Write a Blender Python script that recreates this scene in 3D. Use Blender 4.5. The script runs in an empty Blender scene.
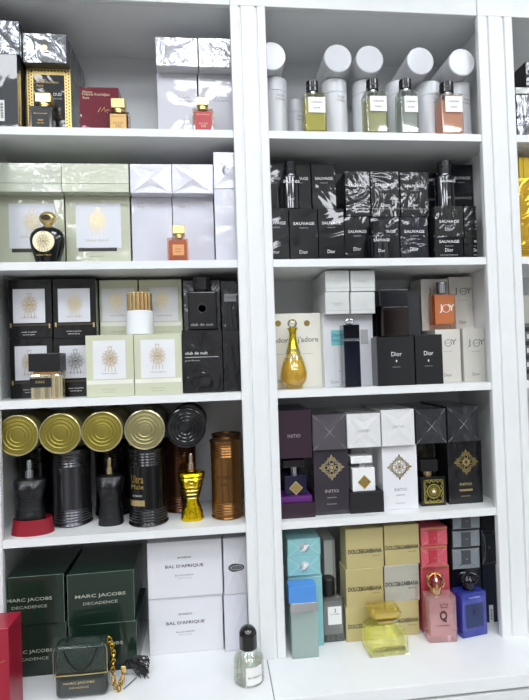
import bpy, bmesh, math, random
from mathutils import Vector, Matrix
random.seed(7)
PI = math.pi
# ------------------------------------------------------------------ camera solved from the shelf edges (centimetres)
CF, YAW, PITCH, ROLL = 499.109, 0.10554, 0.01781, -0.03201
CP = Vector((-5.37, -93.96, 56.129))
X2, X3, X4 = 6.78, 49.683, 57.057
Z1, Z2, Z3, Z4, TH, ZH = 99.774, 75.034, 50.034, 25.244, 1.457, 123.848
ZB = 85.0            # height of the countertop above the floor
cf = Vector((math.sin(YAW)*math.cos(PITCH), math.cos(YAW)*math.cos(PITCH), math.sin(PITCH)))
r0 = Vector((math.cos(YAW), -math.sin(YAW), 0)); u0_ = r0.cross(cf)
cr = math.cos(ROLL)*r0 + math.sin(ROLL)*u0_
cu = -math.sin(ROLL)*r0 + math.cos(ROLL)*u0_
def W(u, v, Y):
    d = cf + (u-264.5)/CF*cr - (v-350)/CF*cu
    return CP + d*((Y-CP.y)/d.y)
def P(x, y, z):
    d = Vector((x, y, z))-CP; w = d.dot(cf)
    return 264.5+CF*d.dot(cr)/w, 350-CF*d.dot(cu)/w
S = 0.01
RC = 2.4              # the dividers are narrower than the pilasters in front of them
XL0 = W(3.6, 600, 0).x
def world(x, y, z): return Vector((x*S, y*S, (z+ZB)*S))
C = bpy.context.scene.collection
# ------------------------------------------------------------------ materials
def lin(c):
    return tuple((x/12.92 if x <= .04045 else ((x+.055)/1.055)**2.4) for x in c)+(1,)
def hexc(h): return tuple(int(h[i:i+2], 16)/255 for i in (0, 2, 4))
MC = {}
def M(col, rough=.5, metal=0, coat=0, crinkle=0, scale=45, bump=0, bscale=300, spec=.5, emit=0, fleck=None, crough=.06):
    key = (col, rough, metal, coat, crinkle, scale, bump, bscale, spec, emit, fleck, crough)
    if key in MC: return MC[key]
    m = bpy.data.materials.new('mat_'+col); m.use_nodes = True; nt = m.node_tree; N = nt.nodes; L = nt.links
    b = N['Principled BSDF']; c = lin(hexc(col))
    b.inputs['Base Color'].default_value = c; b.inputs['Roughness'].default_value = rough
    b.inputs['Metallic'].default_value = metal; b.inputs['Specular IOR Level'].default_value = spec
    b.inputs['Coat Weight'].default_value = coat; b.inputs['Coat Roughness'].default_value = crough
    if emit:
        b.inputs['Emission Color'].default_value = c; b.inputs['Emission Strength'].default_value = emit
    tc = N.new('ShaderNodeTexCoord')
    vec = tc.outputs['Object']
    oi = N.new('ShaderNodeObjectInfo'); ad = N.new('ShaderNodeVectorMath'); ad.operation = 'ADD'
    mu = N.new('ShaderNodeMath'); mu.operation = 'MULTIPLY'; mu.inputs[1].default_value = 7.0
    L.new(oi.outputs['Random'], mu.inputs[0]); L.new(vec, ad.inputs[0]); L.new(mu.outputs[0], ad.inputs[1])
    # slight tone variation so no surface is perfectly flat
    n0 = N.new('ShaderNodeTexNoise'); n0.inputs['Scale'].default_value = 25; n0.inputs['Detail'].default_value = 3
    L.new(ad.outputs[0], n0.inputs['Vector'])
    mx = N.new('ShaderNodeMix'); mx.data_type = 'RGBA'
    mx.inputs[6].default_value = c
    k = .93 if not fleck else 1
    mx.inputs[7].default_value = lin(hexc(fleck)) if fleck else (c[0]*k, c[1]*k, c[2]*k, 1)
    L.new(n0.outputs['Fac'], mx.inputs[0]); L.new(mx.outputs[2], b.inputs['Base Color'])
    if crinkle:
        n = N.new('ShaderNodeTexNoise'); n.inputs['Scale'].default_value = scale*.55; n.inputs['Detail'].default_value = 1.5
        n.inputs['Distortion'].default_value = 3.2; L.new(ad.outputs[0], n.inputs['Vector'])
        v = N.new('ShaderNodeTexVoronoi'); v.feature = 'DISTANCE_TO_EDGE'; v.inputs['Scale'].default_value = scale*.5; L.new(ad.outputs[0], v.inputs['Vector'])
        a = N.new('ShaderNodeMath'); a.operation = 'MULTIPLY_ADD'; a.inputs[1].default_value = .35
        L.new(v.outputs['Distance'], a.inputs[0]); L.new(n.outputs['Fac'], a.inputs[2])
        bu = N.new('ShaderNodeBump'); bu.inputs['Strength'].default_value = min(1, crinkle*1.1); bu.inputs['Distance'].default_value = .0035*45/scale
        L.new(a.outputs[0], bu.inputs['Height'])
        L.new(bu.outputs[0], b.inputs['Coat Normal'])
        if metal > .3: L.new(bu.outputs[0], b.inputs['Normal'])
    elif bump:
        n = N.new('ShaderNodeTexNoise'); n.inputs['Scale'].default_value = bscale; n.inputs['Detail'].default_value = 2
        L.new(ad.outputs[0], n.inputs['Vector'])
        bu = N.new('ShaderNodeBump'); bu.inputs['Strength'].default_value = bump; bu.inputs['Distance'].default_value = .001
        L.new(n.outputs['Fac'], bu.inputs['Height']); L.new(bu.outputs[0], b.inputs['Normal'])
    MC[key] = m; return m
def GLASS(col='ffffff', refl=.5, body=0.0, rough=.03):
    """clear thin-walled glass: tinted see-through mixed with a fresnel shine"""
    key = ('g', col, refl, body, rough)
    if key in MC: return MC[key]
    m = bpy.data.materials.new('glass_'+col); m.use_nodes = True; nt = m.node_tree; N = nt.nodes; L = nt.links
    N.clear(); o = N.new('ShaderNodeOutputMaterial')
    t = N.new('ShaderNodeBsdfTransparent'); t.inputs[0].default_value = lin(hexc(col))
    g = N.new('ShaderNodeBsdfGlossy'); g.inputs['Roughness'].default_value = rough; g.inputs['Color'].default_value = (.95, .95, .95, 1)
    lw = N.new('ShaderNodeLayerWeight'); lw.inputs[0].default_value = .35
    mp = N.new('ShaderNodeMapRange'); mp.inputs['To Min'].default_value = .05; mp.inputs['To Max'].default_value = refl
    L.new(lw.outputs['Fresnel'], mp.inputs[0])
    src = t.outputs[0]
    if body:
        p = N.new('ShaderNodeBsdfPrincipled'); p.inputs['Base Color'].default_value = lin(hexc(col)); p.inputs['Roughness'].default_value = .15
        mb = N.new('ShaderNodeMixShader'); mb.inputs[0].default_value = body
        L.new(t.outputs[0], mb.inputs[1]); L.new(p.outputs[0], mb.inputs[2]); src = mb.outputs[0]
    ms = N.new('ShaderNodeMixShader'); L.new(mp.outputs[0], ms.inputs[0]); L.new(src, ms.inputs[1]); L.new(g.outputs[0], ms.inputs[2])
    L.new(ms.outputs[0], o.inputs[0]); MC[key] = m; return m
# ------------------------------------------------------------------ mesh helpers (centimetres, turned into metres on linking)
def tagp(o, label=None, cat=None, group=None, kind=None):
    if label: o['label'] = label
    if cat: o['category'] = cat
    if group: o['group'] = group
    if kind: o['kind'] = kind
    return o
def link(name, bm, mat, parent=None, loc=(0, 0, 0), smooth=False, label=None):
    bmesh.ops.scale(bm, vec=(S, S, S), verts=bm.verts)
    bmesh.ops.recalc_face_normals(bm, faces=bm.faces)
    me = bpy.data.meshes.new(name); bm.to_mesh(me); bm.free()
    if smooth:
        for p in me.polygons: p.use_smooth = True
        me.set_sharp_from_angle(angle=math.radians(38))
    for m in (mat if isinstance(mat, (list, tuple)) else [mat]): me.materials.append(m)
    o = bpy.data.objects.new(name, me); C.objects.link(o)
    if smooth:
        wn = o.modifiers.new('weighted', 'WEIGHTED_NORMAL'); wn.keep_sharp = True; wn.weight = 80
    if parent: o.parent = parent; o.location = Vector(loc)*S
    else: o.location = world(*loc)
    if label: o['label'] = label
    return o
def newbm(): return bmesh.new()
def addbox(bm, x0, x1, y0, y1, z0, z1, bev=0, seg=1, rot=None, mi=0):
    t = bmesh.new()
    r = bmesh.ops.create_cube(t, size=1)
    for v in t.verts:
        v.co = Vector((x0+(v.co.x+.5)*(x1-x0), y0+(v.co.y+.5)*(y1-y0), z0+(v.co.z+.5)*(z1-z0)))
    if bev: bmesh.ops.bevel(t, geom=t.edges[:], offset=bev, segments=seg, affect='EDGES', profile=.5)
    if rot is not None: t.transform(rot)
    for f in t.faces: f.material_index = mi
    me = bpy.data.meshes.new('t'); t.to_mesh(me); t.free(); bm.from_mesh(me); bpy.data.meshes.remove(me)
    return bm
def bx(x0, x1, y0, y1, z0, z1, bev=0, seg=1): return addbox(newbm(), x0, x1, y0, y1, z0, z1, bev, seg)
def addlathe(bm, prof, seg=40, cx=0, cy=0, axis='Z', sx=1, sy=1):
    rings = []
    for r, z in prof:
        ring = []
        for i in range(seg):
            a = 2*PI*i/seg; x, y = r*math.cos(a)*sx, r*math.sin(a)*sy
            co = (cx+x, cy+y, z) if axis == 'Z' else (cx+x, z, cy+y)
            ring.append(bm.verts.new(co))
        rings.append(ring)
    for a, b in zip(rings, rings[1:]):
        for i in range(seg):
            j = (i+1) % seg; bm.faces.new((a[i], a[j], b[j], b[i]))
    for ring, r in ((rings[0], prof[0][0]), (rings[-1], prof[-1][0])):
        if r > 1e-4: bm.faces.new(ring)
    bmesh.ops.remove_doubles(bm, verts=bm.verts, dist=1e-5)
    return bm
def lathe(prof, **k): return addlathe(newbm(), prof, **k)
def addprism(bm, pts, y0, y1):
    """polygon in XZ pushed from y0 to y1"""
    a = [bm.verts.new((x, y0, z)) for x, z in pts]; b = [bm.verts.new((x, y1, z)) for x, z in pts]
    bm.faces.new(a); bm.faces.new(b[::-1])
    for i in range(len(pts)):
        j = (i+1) % len(pts); bm.faces.new((a[i], a[j], b[j], b[i]))
    return bm
def ribbon(bm, pts, w, y0, t=.03, closed=False):
    """flat raised line in the XZ plane, standing t proud of y0 (towards -Y)"""
    n = len(pts); L, R = [], []
    for i, (x, z) in enumerate(pts):
        p = pts[i-1] if (i or closed) else pts[i]; q = pts[(i+1) % n] if (i < n-1 or closed) else pts[i]
        dx, dz = q[0]-p[0], q[1]-p[1]; l = math.hypot(dx, dz) or 1
        nx, nz = -dz/l*w/2, dx/l*w/2
        L.append((x+nx, z+nz)); R.append((x-nx, z-nz))
    vs = [[bm.verts.new((a[0], y, a[1])) for a in S_] for S_ in (L, R) for y in (y0, y0-t)]
    lb, lf, rb, rf = vs
    for i in range(n if closed else n-1):
        j = (i+1) % n
        bm.faces.new((lf[i], lf[j], rf[j], rf[i])); bm.faces.new((lb[i], lb[j], lf[j], lf[i])); bm.faces.new((rf[i], rf[j], rb[j], rb[i]))
    return bm
def tube(bm, pts, r, seg=8, closed=False):
    pts = [Vector(p) for p in pts]; n = len(pts); rings = []; up = Vector((0, 0, 1))
    for i in range(n):
        a = pts[i-1] if (i or closed) else pts[i]; b = pts[(i+1) % n] if (i < n-1 or closed) else pts[i]
        d = (b-a).normalized(); s = d.cross(up)
        if s.length < .1: s = d.cross(Vector((0, 1, 0)))
        s.normalize(); t = s.cross(d)
        rr = r[i] if isinstance(r, (list, tuple)) else r
        rings.append([bm.verts.new(pts[i]+rr*(math.cos(2*PI*k/seg)*s+math.sin(2*PI*k/seg)*t)) for k in range(seg)])
    for i in range(n if closed else n-1):
        a, b = rings[i], rings[(i+1) % n]
        for k in range(seg):
            l = (k+1) % seg; bm.faces.new((a[k], a[l], b[l], b[k]))
    if not closed: bm.faces.new(rings[0]); bm.faces.new(rings[-1][::-1])
    return bm
TXT = {}
def textbm(s, w, h=None, bold=0.0):
    """lettering facing -Y, centred, w wide (and h high)"""
    if (s, bold) not in TXT:
        cu_ = bpy.data.curves.new('t', 'FONT'); cu_.body = s; cu_.align_x = 'CENTER'; cu_.resolution_u = 2; cu_.offset = bold
        ob = bpy.data.objects.new('t', cu_); me = bpy.data.meshes.new_from_object(ob)
        vs = [v.co.copy() for v in me.vertices]; fs = [list(p.vertices) for p in me.polygons]
        x0, x1 = min(v.x for v in vs), max(v.x for v in vs); y0, y1 = min(v.y for v in vs), max(v.y for v in vs)
        TXT[(s, bold)] = ([((v.x-(x0+x1)/2)/(x1-x0), (v.y-(y0+y1)/2)/(y1-y0)) for v in vs], fs, (y1-y0)/(x1-x0))
        bpy.data.objects.remove(ob); bpy.data.meshes.remove(me); bpy.data.curves.remove(cu_)
    vs, fs, asp = TXT[(s, bold)]
    if h is None: h = w*asp
    bm = newbm(); vv = [bm.verts.new((x*w, 0, z*h)) for x, z in vs]
    for f in fs:
        try: bm.faces.new([vv[i] for i in f])
        except ValueError: pass
    r = bmesh.ops.extrude_face_region(bm, geom=bm.faces[:])
    for e in r['geom']:
        if isinstance(e, bmesh.types.BMVert): e.co.y -= .012
    return bm
# ------------------------------------------------------------------ a thing on a shelf
class It:
    """name, its front outline read at depth Y (u0..u1 wide, top at vt), standing on height zb"""
    def __init__(s, name, label, cat, u0, u1, vt, Y, zb, d, group=None, x0=None, x1=None, top=None, rz=0, h=None):
        um = (u0+u1)/2; vb = P(W(um, vt, Y).x, Y, zb)[1]; vm = (vt+vb)/2
        a = W(u0, vm, Y).x if x0 is None else x0; b = W(u1, vm, Y).x if x1 is None else x1
        for lo_, hi_ in ((XL0-RC, RC), (X2-RC, X3+RC), (X4-RC, X4+43+RC)):
            if Y > 0 and lo_-1 < (a+b)/2 < hi_+1: a = max(a, lo_+.08); b = min(b, hi_-.08)
        s.top = W(um, vt, Y).z if top is None else top
        if Y > 0:
            for zz in (Z4, Z3, Z2, Z1, ZH+TH):
                if zb < zz-TH-.5: s.top = min(s.top, zz-TH-.06); break
        if h: s.top = zb+h
        zb += .02
        s.w, s.h, s.d, s.Y, s.zb = b-a, s.top-zb, d, Y, zb
        s.o = Vector(((a+b)/2, Y+d/2, zb)); s.x0, s.x1 = a, b
        s.rz = rz; s.um = (u0+u1)/2
        s.root = bpy.data.objects.new(name, None); C.objects.link(s.root); s.root.empty_display_size = .02
        s.root.location = world(*s.o); s.root.rotation_euler = (0, 0, math.radians(rz))
        tagp(s.root, label, cat, group)
    def part(s, name, bm, mat, loc=(0, 0, 0), smooth=False, parent=None, label=None):
        return link(name, bm, mat, parent or s.root, loc, smooth, label)
    def loc(s, u, v, dy=-.02):
        p = W(u or s.um, v, s.Y)-s.o; return Vector((p.x, -s.d/2+dy, p.z))
    def box(s, mat, name='carton', bev=.05, z0=0, z1=None, w=None, d=None, seg=1, smooth=False, **k):
        w = w or s.w; d = d or s.d
        return s.part(name, bx(-w/2, w/2, -d/2, d/2, z0, s.h if z1 is None else z1, bev, seg), mat, smooth=smooth, **k)
    def text(s, t, u, v, wpx, mat, h=None, bold=.0, name='lettering', dy=-.03, parent=None):
        l = s.loc(u, v, dy); k = (s.Y-CP.y)/CF
        room = 2*(s.w/2-.04-abs(l.x))/k; wpx = max(min(wpx, room), 1.5)
        return s.part(name, textbm(t, wpx*k, h*k if h else None, bold), mat, l, parent=parent)
    def panel(s, name, u0, v0, u1, v1, mat, t=.03, dy=0, label=None, parent=None):
        a = s.loc(u0, (v0+v1)/2); b = s.loc(u1, (v0+v1)/2); zt = s.loc((u0+u1)/2, v0).z; zl = s.loc((u0+u1)/2, v1).z
        zl = max(zl, .05); y = -s.d/2+dy; hw = s.w/2-.03; a.x = max(-hw, min(hw, a.x)); b.x = max(-hw, min(hw, b.x))
        return s.part(name, bx(a.x, b.x, y-t, y, zl, zt), mat, label=label, parent=parent)
    def fold(s, mat, z0=0, z1=None, k=.22, name='cellophane_fold', x0=None, x1=None):  # dark boxes get a paler fold colour, imitating sheen on the film
        """folded end of the clear wrap: facets meeting in an X"""
        x0 = -s.w/2+.12 if x0 is None else x0; x1 = s.w/2-.12 if x1 is None else x1
        z0 += .1; z1 = (s.h if z1 is None else z1)-.1; y = -s.d/2
        bm = newbm(); c = bm.verts.new(((x0+x1)/2, y-k, (z0+z1)/2))
        q = [(x0, z0), (x1, z0), (x1, z1), (x0, z1)]
        vo = [bm.verts.new((a, y-.03, b)) for a, b in q]
        for i in range(4):
            a, b = q[i], q[(i+1) % 4]; xm, zm = (a[0]+b[0])/2, (a[1]+b[1])/2
            m1 = bm.verts.new(((xm*1.0), y-.03-k*(.15 if i % 2 else .45), zm))
            mi = bm.verts.new(((xm+c.co.x)/2, y-.03-k*.25, (zm+c.co.z)/2))
            bm.faces.new((vo[i], m1, mi)); bm.faces.new((vo[i], mi, c)); bm.faces.new((m1, vo[(i+1) % 4], mi)); bm.faces.new((mi, vo[(i+1) % 4], c))
        cm = bm.verts and Vector(((x0+x1)/2, y-k-.02, (z0+z1)/2)); o = s.part(name, bm, mat)
        cb = newbm()
        for a, b in q: tube(cb, [Vector((a, y-.05, b)), Vector(((a+cm.x)/2, y-.06-k*.25, (b+cm.z)/2)), cm], .03, 5)
        light = sum(mat.node_tree.nodes['Principled BSDF'].inputs['Base Color'].default_value[:3])/3
        s.part('fold_crease', cb, M('eeeeee' if light > .35 else 'a2a4a6', .25, coat=.6))
        return o
# ------------------------------------------------------------------ ornaments
def crest(R):
    """baroque crest: medallion in a wreath of leaves, crown above, tassels below"""
    bm = newbm(); y = 0
    def ring(r, w, sx=1, n=28, cz=0): ribbon(bm, [(r*sx*math.cos(2*PI*i/n), cz+r*math.sin(2*PI*i/n)) for i in range(n)], w, y, closed=True)
    ring(.36*R, .06*R, .85); ring(.24*R, .05*R, .85); ring(.08*R, .1*R)
    for k in range(16):
        a = 2*PI*(k+.5)/16; c, s_ = math.cos(a), math.sin(a)
        def pt(rad, off): return (R*(rad*c-off*s_)*.86, R*(rad*s_+off*c))
        ribbon(bm, [pt(.5, 0), pt(.66, .09), pt(.82, .05), pt(.95, 0), pt(.82, -.07), pt(.66, -.06)], .035*R, y, closed=True)
        if k % 2: ribbon(bm, [pt(.46, .1), pt(.56, .16), pt(.7, .13)], .035*R, y)
    ring(.47*R, .025*R, .86)
    ribbon(bm, [(-.14*R, .98*R), (-.2*R, 1.2*R), (-.07*R, 1.1*R), (0, 1.28*R), (.07*R, 1.1*R), (.2*R, 1.2*R), (.14*R, .98*R)], .05*R, y)
    for q in (-.45, -.15, .15, .45): ribbon(bm, [(q*R, -.95*R+abs(q)*.2*R), (q*R*1.1, -1.3*R)], .04*R, y)
    return bm
def filigree(R, dense=False):
    """pointed four-way lattice diamond"""
    bm = newbm(); y = 0
    def q(pts, w):
        for k in range(4):
            a = k*PI/2; c, s_ = math.cos(a), math.sin(a)
            ribbon(bm, [(R*(x*c-z*s_), R*(x*s_+z*c)) for x, z in pts], w*R, y)
            ribbon(bm, [(R*(x*c+z*s_), R*(x*s_-z*c)) for x, z in pts], w*R, y)
    q([(1, 0), (.72, .12), (.6, .3), (.42, .42)], .055)
    q([(1, 0), (.8, 0), (.62, .1), (.48, .3), (.3, .3)], .05)
    q([(.6, 0), (.5, .14), (.34, .16), (.28, 0)], .06)
    q([(.55, .55), (.42, .42), (.3, .5), (.16, .6), (0, .62)], .05)
    q([(.72, .12), (.78, .24), (.66, .3), (.6, .22)], .045)
    ribbon(bm, [(.24*R*math.cos(2*PI*i/24), .24*R*math.sin(2*PI*i/24)) for i in range(24)], .06*R, y, closed=True)
    ribbon(bm, [(.1*R*math.cos(2*PI*i/12), .1*R*math.sin(2*PI*i/12)) for i in range(12)], .1*R, y, closed=True)
    return bm
def torso(w, d, h, stripes=0, pants=False):
    """headless, armless male torso; w,d across the chest, h to the neck"""
    prof = [(0, .86, .86), (.02, .92, .92), (.12, .90, .92), (.24, .86, .88), (.36, .79, .82), (.44, .77, .78), (.52, .79, .80), (.64, .86, .88), (.76, .94, .96), (.84, .99, .94), (.9, 1.0, .86), (.94, .96, .74), (.97, .82, .58), (.99, .42, .4), (1.0, .3, .3)] if not pants else \
           [(0, .78, .85), (.02, .85, .9), (.12, .80, .88), (.24, .67, .8), (.34, .54, .72), (.39, .48, .68), (.46, .54, .7), (.58, .66, .78), (.7, .78, .9), (.8, .88, .92), (.87, .98, .88), (.93, 1.0, .8), (.965, .82, .6), (.985, .36, .34), (1.0, .2, .24)]
    bm = newbm(); seg = 48; N = 90; rings = []
    def ev(t):
        for a, b in zip(prof, prof[1:]):
            if a[0] <= t <= b[0]:
                f = (t-a[0])/(b[0]-a[0]); f = f*f*(3-2*f)
                return a[1]+(b[1]-a[1])*f, a[2]+(b[2]-a[2])*f
        return prof[-1][1:]
    for i in range(N+1):
        t = i/N; a_, b_ = ev(t); ring = []
        rib = 1.0
        if stripes and .40 < t < .9: rib = 1+.035*math.sin((t-.40)/.5*2*PI*stripes)
        for k in range(seg):
            th = 2*PI*k/seg; c, s_ = math.cos(th), math.sin(th)
            e = .8
            x = abs(c)**e*math.copysign(1, c)*a_*w/2*rib; y = abs(s_)**e*math.copysign(1, s_)*b_*d/2*rib
            if s_ < 0:      # front muscles
                pe = math.exp(-((t-.76)/.09)**2)*math.exp(-((abs(x)/(w/2)-.42)/.28)**2)
                ab = math.exp(-((t-.55)/.1)**2)*(.25+.2*math.cos(t*90))*math.exp(-((abs(x)/(w/2)-.18)/.14)**2)
                y -= d*.13*pe+d*.07*ab
                if pants: y += d*.08*math.exp(-((x/(w/2))/.1)**2)*math.exp(-((t-.1)/.12)**2)
                else: y -= d*.06*math.exp(-((t-.12)/.1)**2)*math.exp(-((x/(w/2))/.3)**2)
            ring.append(bm.verts.new((x, y, t*h)))
        rings.append(ring)
    for a, b in zip(rings, rings[1:]):
        for k in range(seg):
            l = (k+1) % seg; bm.faces.new((a[k], a[l], b[l], b[k]))
    bm.faces.new(rings[0]); bm.faces.new(rings[-1])
    return bm
def can_profile(r, h, ribs=True, open_top=False):
    p = [(0, 0), (r*.95, 0), (r*1.0, .12), (r*1.02, .25), (r*.985, .5)]
    z = 1.2
    if ribs:
        bands = [(.8, 3.4), (h-3.4, h-.8)]
        for a, b in bands:
            n = 5
            for i in range(n*2+1):
                p.append((r*(.985 if i % 2 else .955), a+(b-a)*i/(n*2)))
    p = sorted(p[:5], key=lambda q: 0)+sorted(p[5:], key=lambda q: q[1])
    p += [(r*.985, h-.5), (r*1.02, h-.25), (r*1.02, h-.08), (r*.98, h), (r*.955, h-.02), (r*.94, h-.3)]
    return p
def lid_profile(r, s=-1):
    """recessed lid with pressed rings (radius, out)"""
    o = [(r*.95, -.12), (r*.93, 0), (r*.86, .0)]
    for q in (.74, .56, .38): o += [(r*(q+.05), 0), (r*(q+.015), .07), (r*(q-.015), .07), (r*(q-.05), -.02)]
    return o+[(r*.28, .03), (0, .03)]
WORLD, EXPO = .5, -0.05
# ------------------------------------------------------------------ colours
WHITE = M('e6e8e8', .38)
WALLW = M('dfe2e3', .6)
BLACK = M('0b0b0d', .35); BLACKG = M('060607', .15, coat=.3); DARKTXT = M('2b2b2e', .5)
GOLD = M('e6d093', .3, metal=1); GOLDP = M('b99a4e', .4, metal=.6); SILV = M('c8cacc', .2, metal=1); CREAM = M('e8e6dc', .5)
WTXT = M('e6e6e6', .4); GTXT = M('a9a9ac', .4)
# ------------------------------------------------------------------ the room
def struct(name, bm, mat, loc=(0, 0, 0)): o = link(name, bm, mat, None, loc); o['kind'] = 'structure'; return o
FL = M('a8a6a2', .25, bump=.05)
struct('floor', bx(-260, 260, -360, 22, -ZB-5, -ZB), FL)
struct('wall_back', bx(-260, 260, 22, 30, -ZB, 195), WALLW)
struct('ceiling', bx(-260, 260, -360, 22, 195, 200), WALLW)
# ceiling lamps: flat led panels
def lamp(x, y, label):
    o = bpy.data.objects.new('ceiling_light', None); C.objects.link(o); o.location = world(x, y, 195)
    tagp(o, label, 'ceiling light', 'led panels in the ceiling')
    fr = newbm()
    for a in ((-30, 30, -30, -28), (-30, 30, 28, 30), (-30, -28, -28, 28), (28, 30, -28, 28)): addbox(fr, *a, -1.6, -.02)
    link('frame', fr, M('f0f0f0', .4), o)
    link('diffuser', bx(-27.9, 27.9, -27.9, 27.9, -1.2, -.4), M('f6faff', .5, emit=LAMP), o)
LAMP = 16
for x, y, l in ((-110, -120, 'nearest row of square led ceiling panels, above the left shelves'), (10, -120, 'nearest row of square led ceiling panels, above the middle shelves'), (130, -120, 'nearest row of square led ceiling panels, above the right shelves'),
             (-110, -225, 'middle row of square led ceiling panels, left one'), (10, -225, 'middle row of square led ceiling panels, centre one'), (130, -225, 'middle row of square led ceiling panels, right one'),
             (-110, -325, 'added farthest row of square led ceiling panels, left one'), (10, -325, 'added farthest row of square led ceiling panels, centre one'), (130, -325, 'added farthest row of square led ceiling panels, right one')):  # farthest row is added to give the wrapped boxes highlights
    lamp(x, y, l)
# ------------------------------------------------------------------ shelving units
DP = 18.0
def unit(xa, xb, label):
    """bay between xa and xb with its two side panels, back, shelves and header; the pilaster covers hide the panel edges"""
    r = bpy.data.objects.new('shelving_unit', None); C.objects.link(r); r.location = world((xa+xb)/2, DP/2, 0)
    tagp(r, label, 'shelving unit', 'white built-in shelving units')
    c = (xa+xb)/2
    def pt(n, b, m=WHITE): return link(n, b, m, r, (-c, -DP/2, 0))
    ia, ib = xa-RC, xb+RC
    for a, b in ((ia-.95, ia), (ib, ib+.95)): pt('side_panel', bx(a, b, .9, DP, .03, ZH+13))
    pt('back_panel', bx(ia-.95, ib+.95, DP, DP+1, .03, ZH+13), M('d2d4d6', .5))
    for z in (Z1, Z2, Z3, Z4): pt('shelf', addbox(bx(ia+.01, ib-.01, .9, DP-.01, z-TH, z), xa+.01, xb-.01, .1, .9, z-TH, z))
    pt('top_panel', bx(ia+.01, ib-.01, 1.2, DP-.01, ZH, ZH+TH))
    pt('header', bx(xa+.02, xb-.02, 0.05, 1.15, ZH, ZH+13, .06))
    return r
PW = 6.78
unit(XL0-.0, 0, 'white shelving bay on the left filled with niche perfumes and torso bottles')
unit(X2, X3, 'white shelving bay in the middle with white tubes on its top shelf')
unit(X4, X4+43, 'white shelving bay cut off by the right edge with golden boxes')
unit(XL0-PW-43, XL0-PW, 'empty white shelving bay beyond the left edge of the picture')
def pilaster(xa, xb, label):
    r = bpy.data.objects.new('pilaster', None); C.objects.link(r); r.location = world((xa+xb)/2, 0, 0)
    tagp(r, label, 'pilaster', 'fluted pilasters between the shelving bays')
    w = (xb-xa)/2; g = w*.46; gw = .17
    pts = [(-w, .85), (-w, -.12), (-w+.12, -.24)]
    for c in (-g, g): pts += [(c-gw-.12, -.24), (c-gw, .12), (c+gw, .12), (c+gw+.12, -.24)]
    pts += [(w-.12, -.24), (w, -.12), (w, .85)]
    bm = newbm(); a = [bm.verts.new((x, y, .03)) for x, y in pts]; b = [bm.verts.new((x, y, ZH-.2)) for x, y in pts]
    bm.faces.new(a); bm.faces.new(b[::-1])
    for i in range(len(pts)): j = (i+1) % len(pts); bm.faces.new((a[i], a[j], b[j], b[i]))
    link('fluted_face', bm, WHITE, r)
    link('head_block', bx(-w, w, -.26, .85, ZH-.19, ZH+13, .06), WHITE, r)
pilaster(0, X2, 'white fluted pilaster between the left and middle bays')
pilaster(X3, X4, 'white fluted pilaster right of the middle bay')
pilaster(XL0-PW, XL0, 'white fluted pilaster at the left edge of the picture')
# countertop in sections, base cabinets below
CT = M('ebedee', .22)
sx0 = 3.2; sx1 = W(527, 640, -.3).x
for a, b, l in ((XL0-PW-43, sx0, 'white countertop section under the left bay'), (sx0, sx1, 'white countertop section under the middle bay'), (sx1, X4+46, 'white countertop section at the right edge')):
    tagp(link('countertop', bx(a+.06, b-.06, -11.4, DP+1, -2.2, 0, .1, 2), CT), l, 'countertop', 'white countertop sections')
    r = bpy.data.objects.new('base_cabinet', None); C.objects.link(r); r.location = world((a+b)/2, 0, -ZB)
    tagp(r, l.replace('countertop section', 'base cabinet'), 'cabinet', 'white base cabinets')
    w = (b-a)/2-.1
    link('carcass', bx(-w, w, -9.6, DP+1, .02, ZB-2.25), WHITE, r)
    n = 2 if b-a > 60 else 1
    for i in range(n):
        p = -w+.15+i*2*w/n; q = -w+(i+1)*2*w/n-.15
        d = link('drawer', bx(p, q, -10.9, -9.65, ZB-22, ZB-3.0, .15), WHITE, r)
        link('handle', bx((p+q)/2-6, (p+q)/2+6, -12.2, -10.95, ZB-13, ZB-12, .2), SILV, d)
        link('door', bx(p, q, -10.9, -9.65, 6, ZB-22.5, .15), WHITE, r)
# small grey specks lying on the counter are skipped: dirt is in the material
# ------------------------------------------------------------------ wrapped cartons
def wrap(col, k=.5, sc=45, rough=.4, metal=0): return M(col, rough, metal=metal, coat=1, crinkle=k, scale=sc, spec=.15, crough=.04)
def lid_line(it, mat, v):  # dark seam where lid meets base
    z = it.loc(0, v).z; it.part('lid_seam', bx(-it.w/2-.01, it.w/2+.01, -it.d/2-.012, it.d/2, z-.04, z+.04), mat)
G1 = 'perfume boxes on the top left shelf'
XR = None
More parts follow.
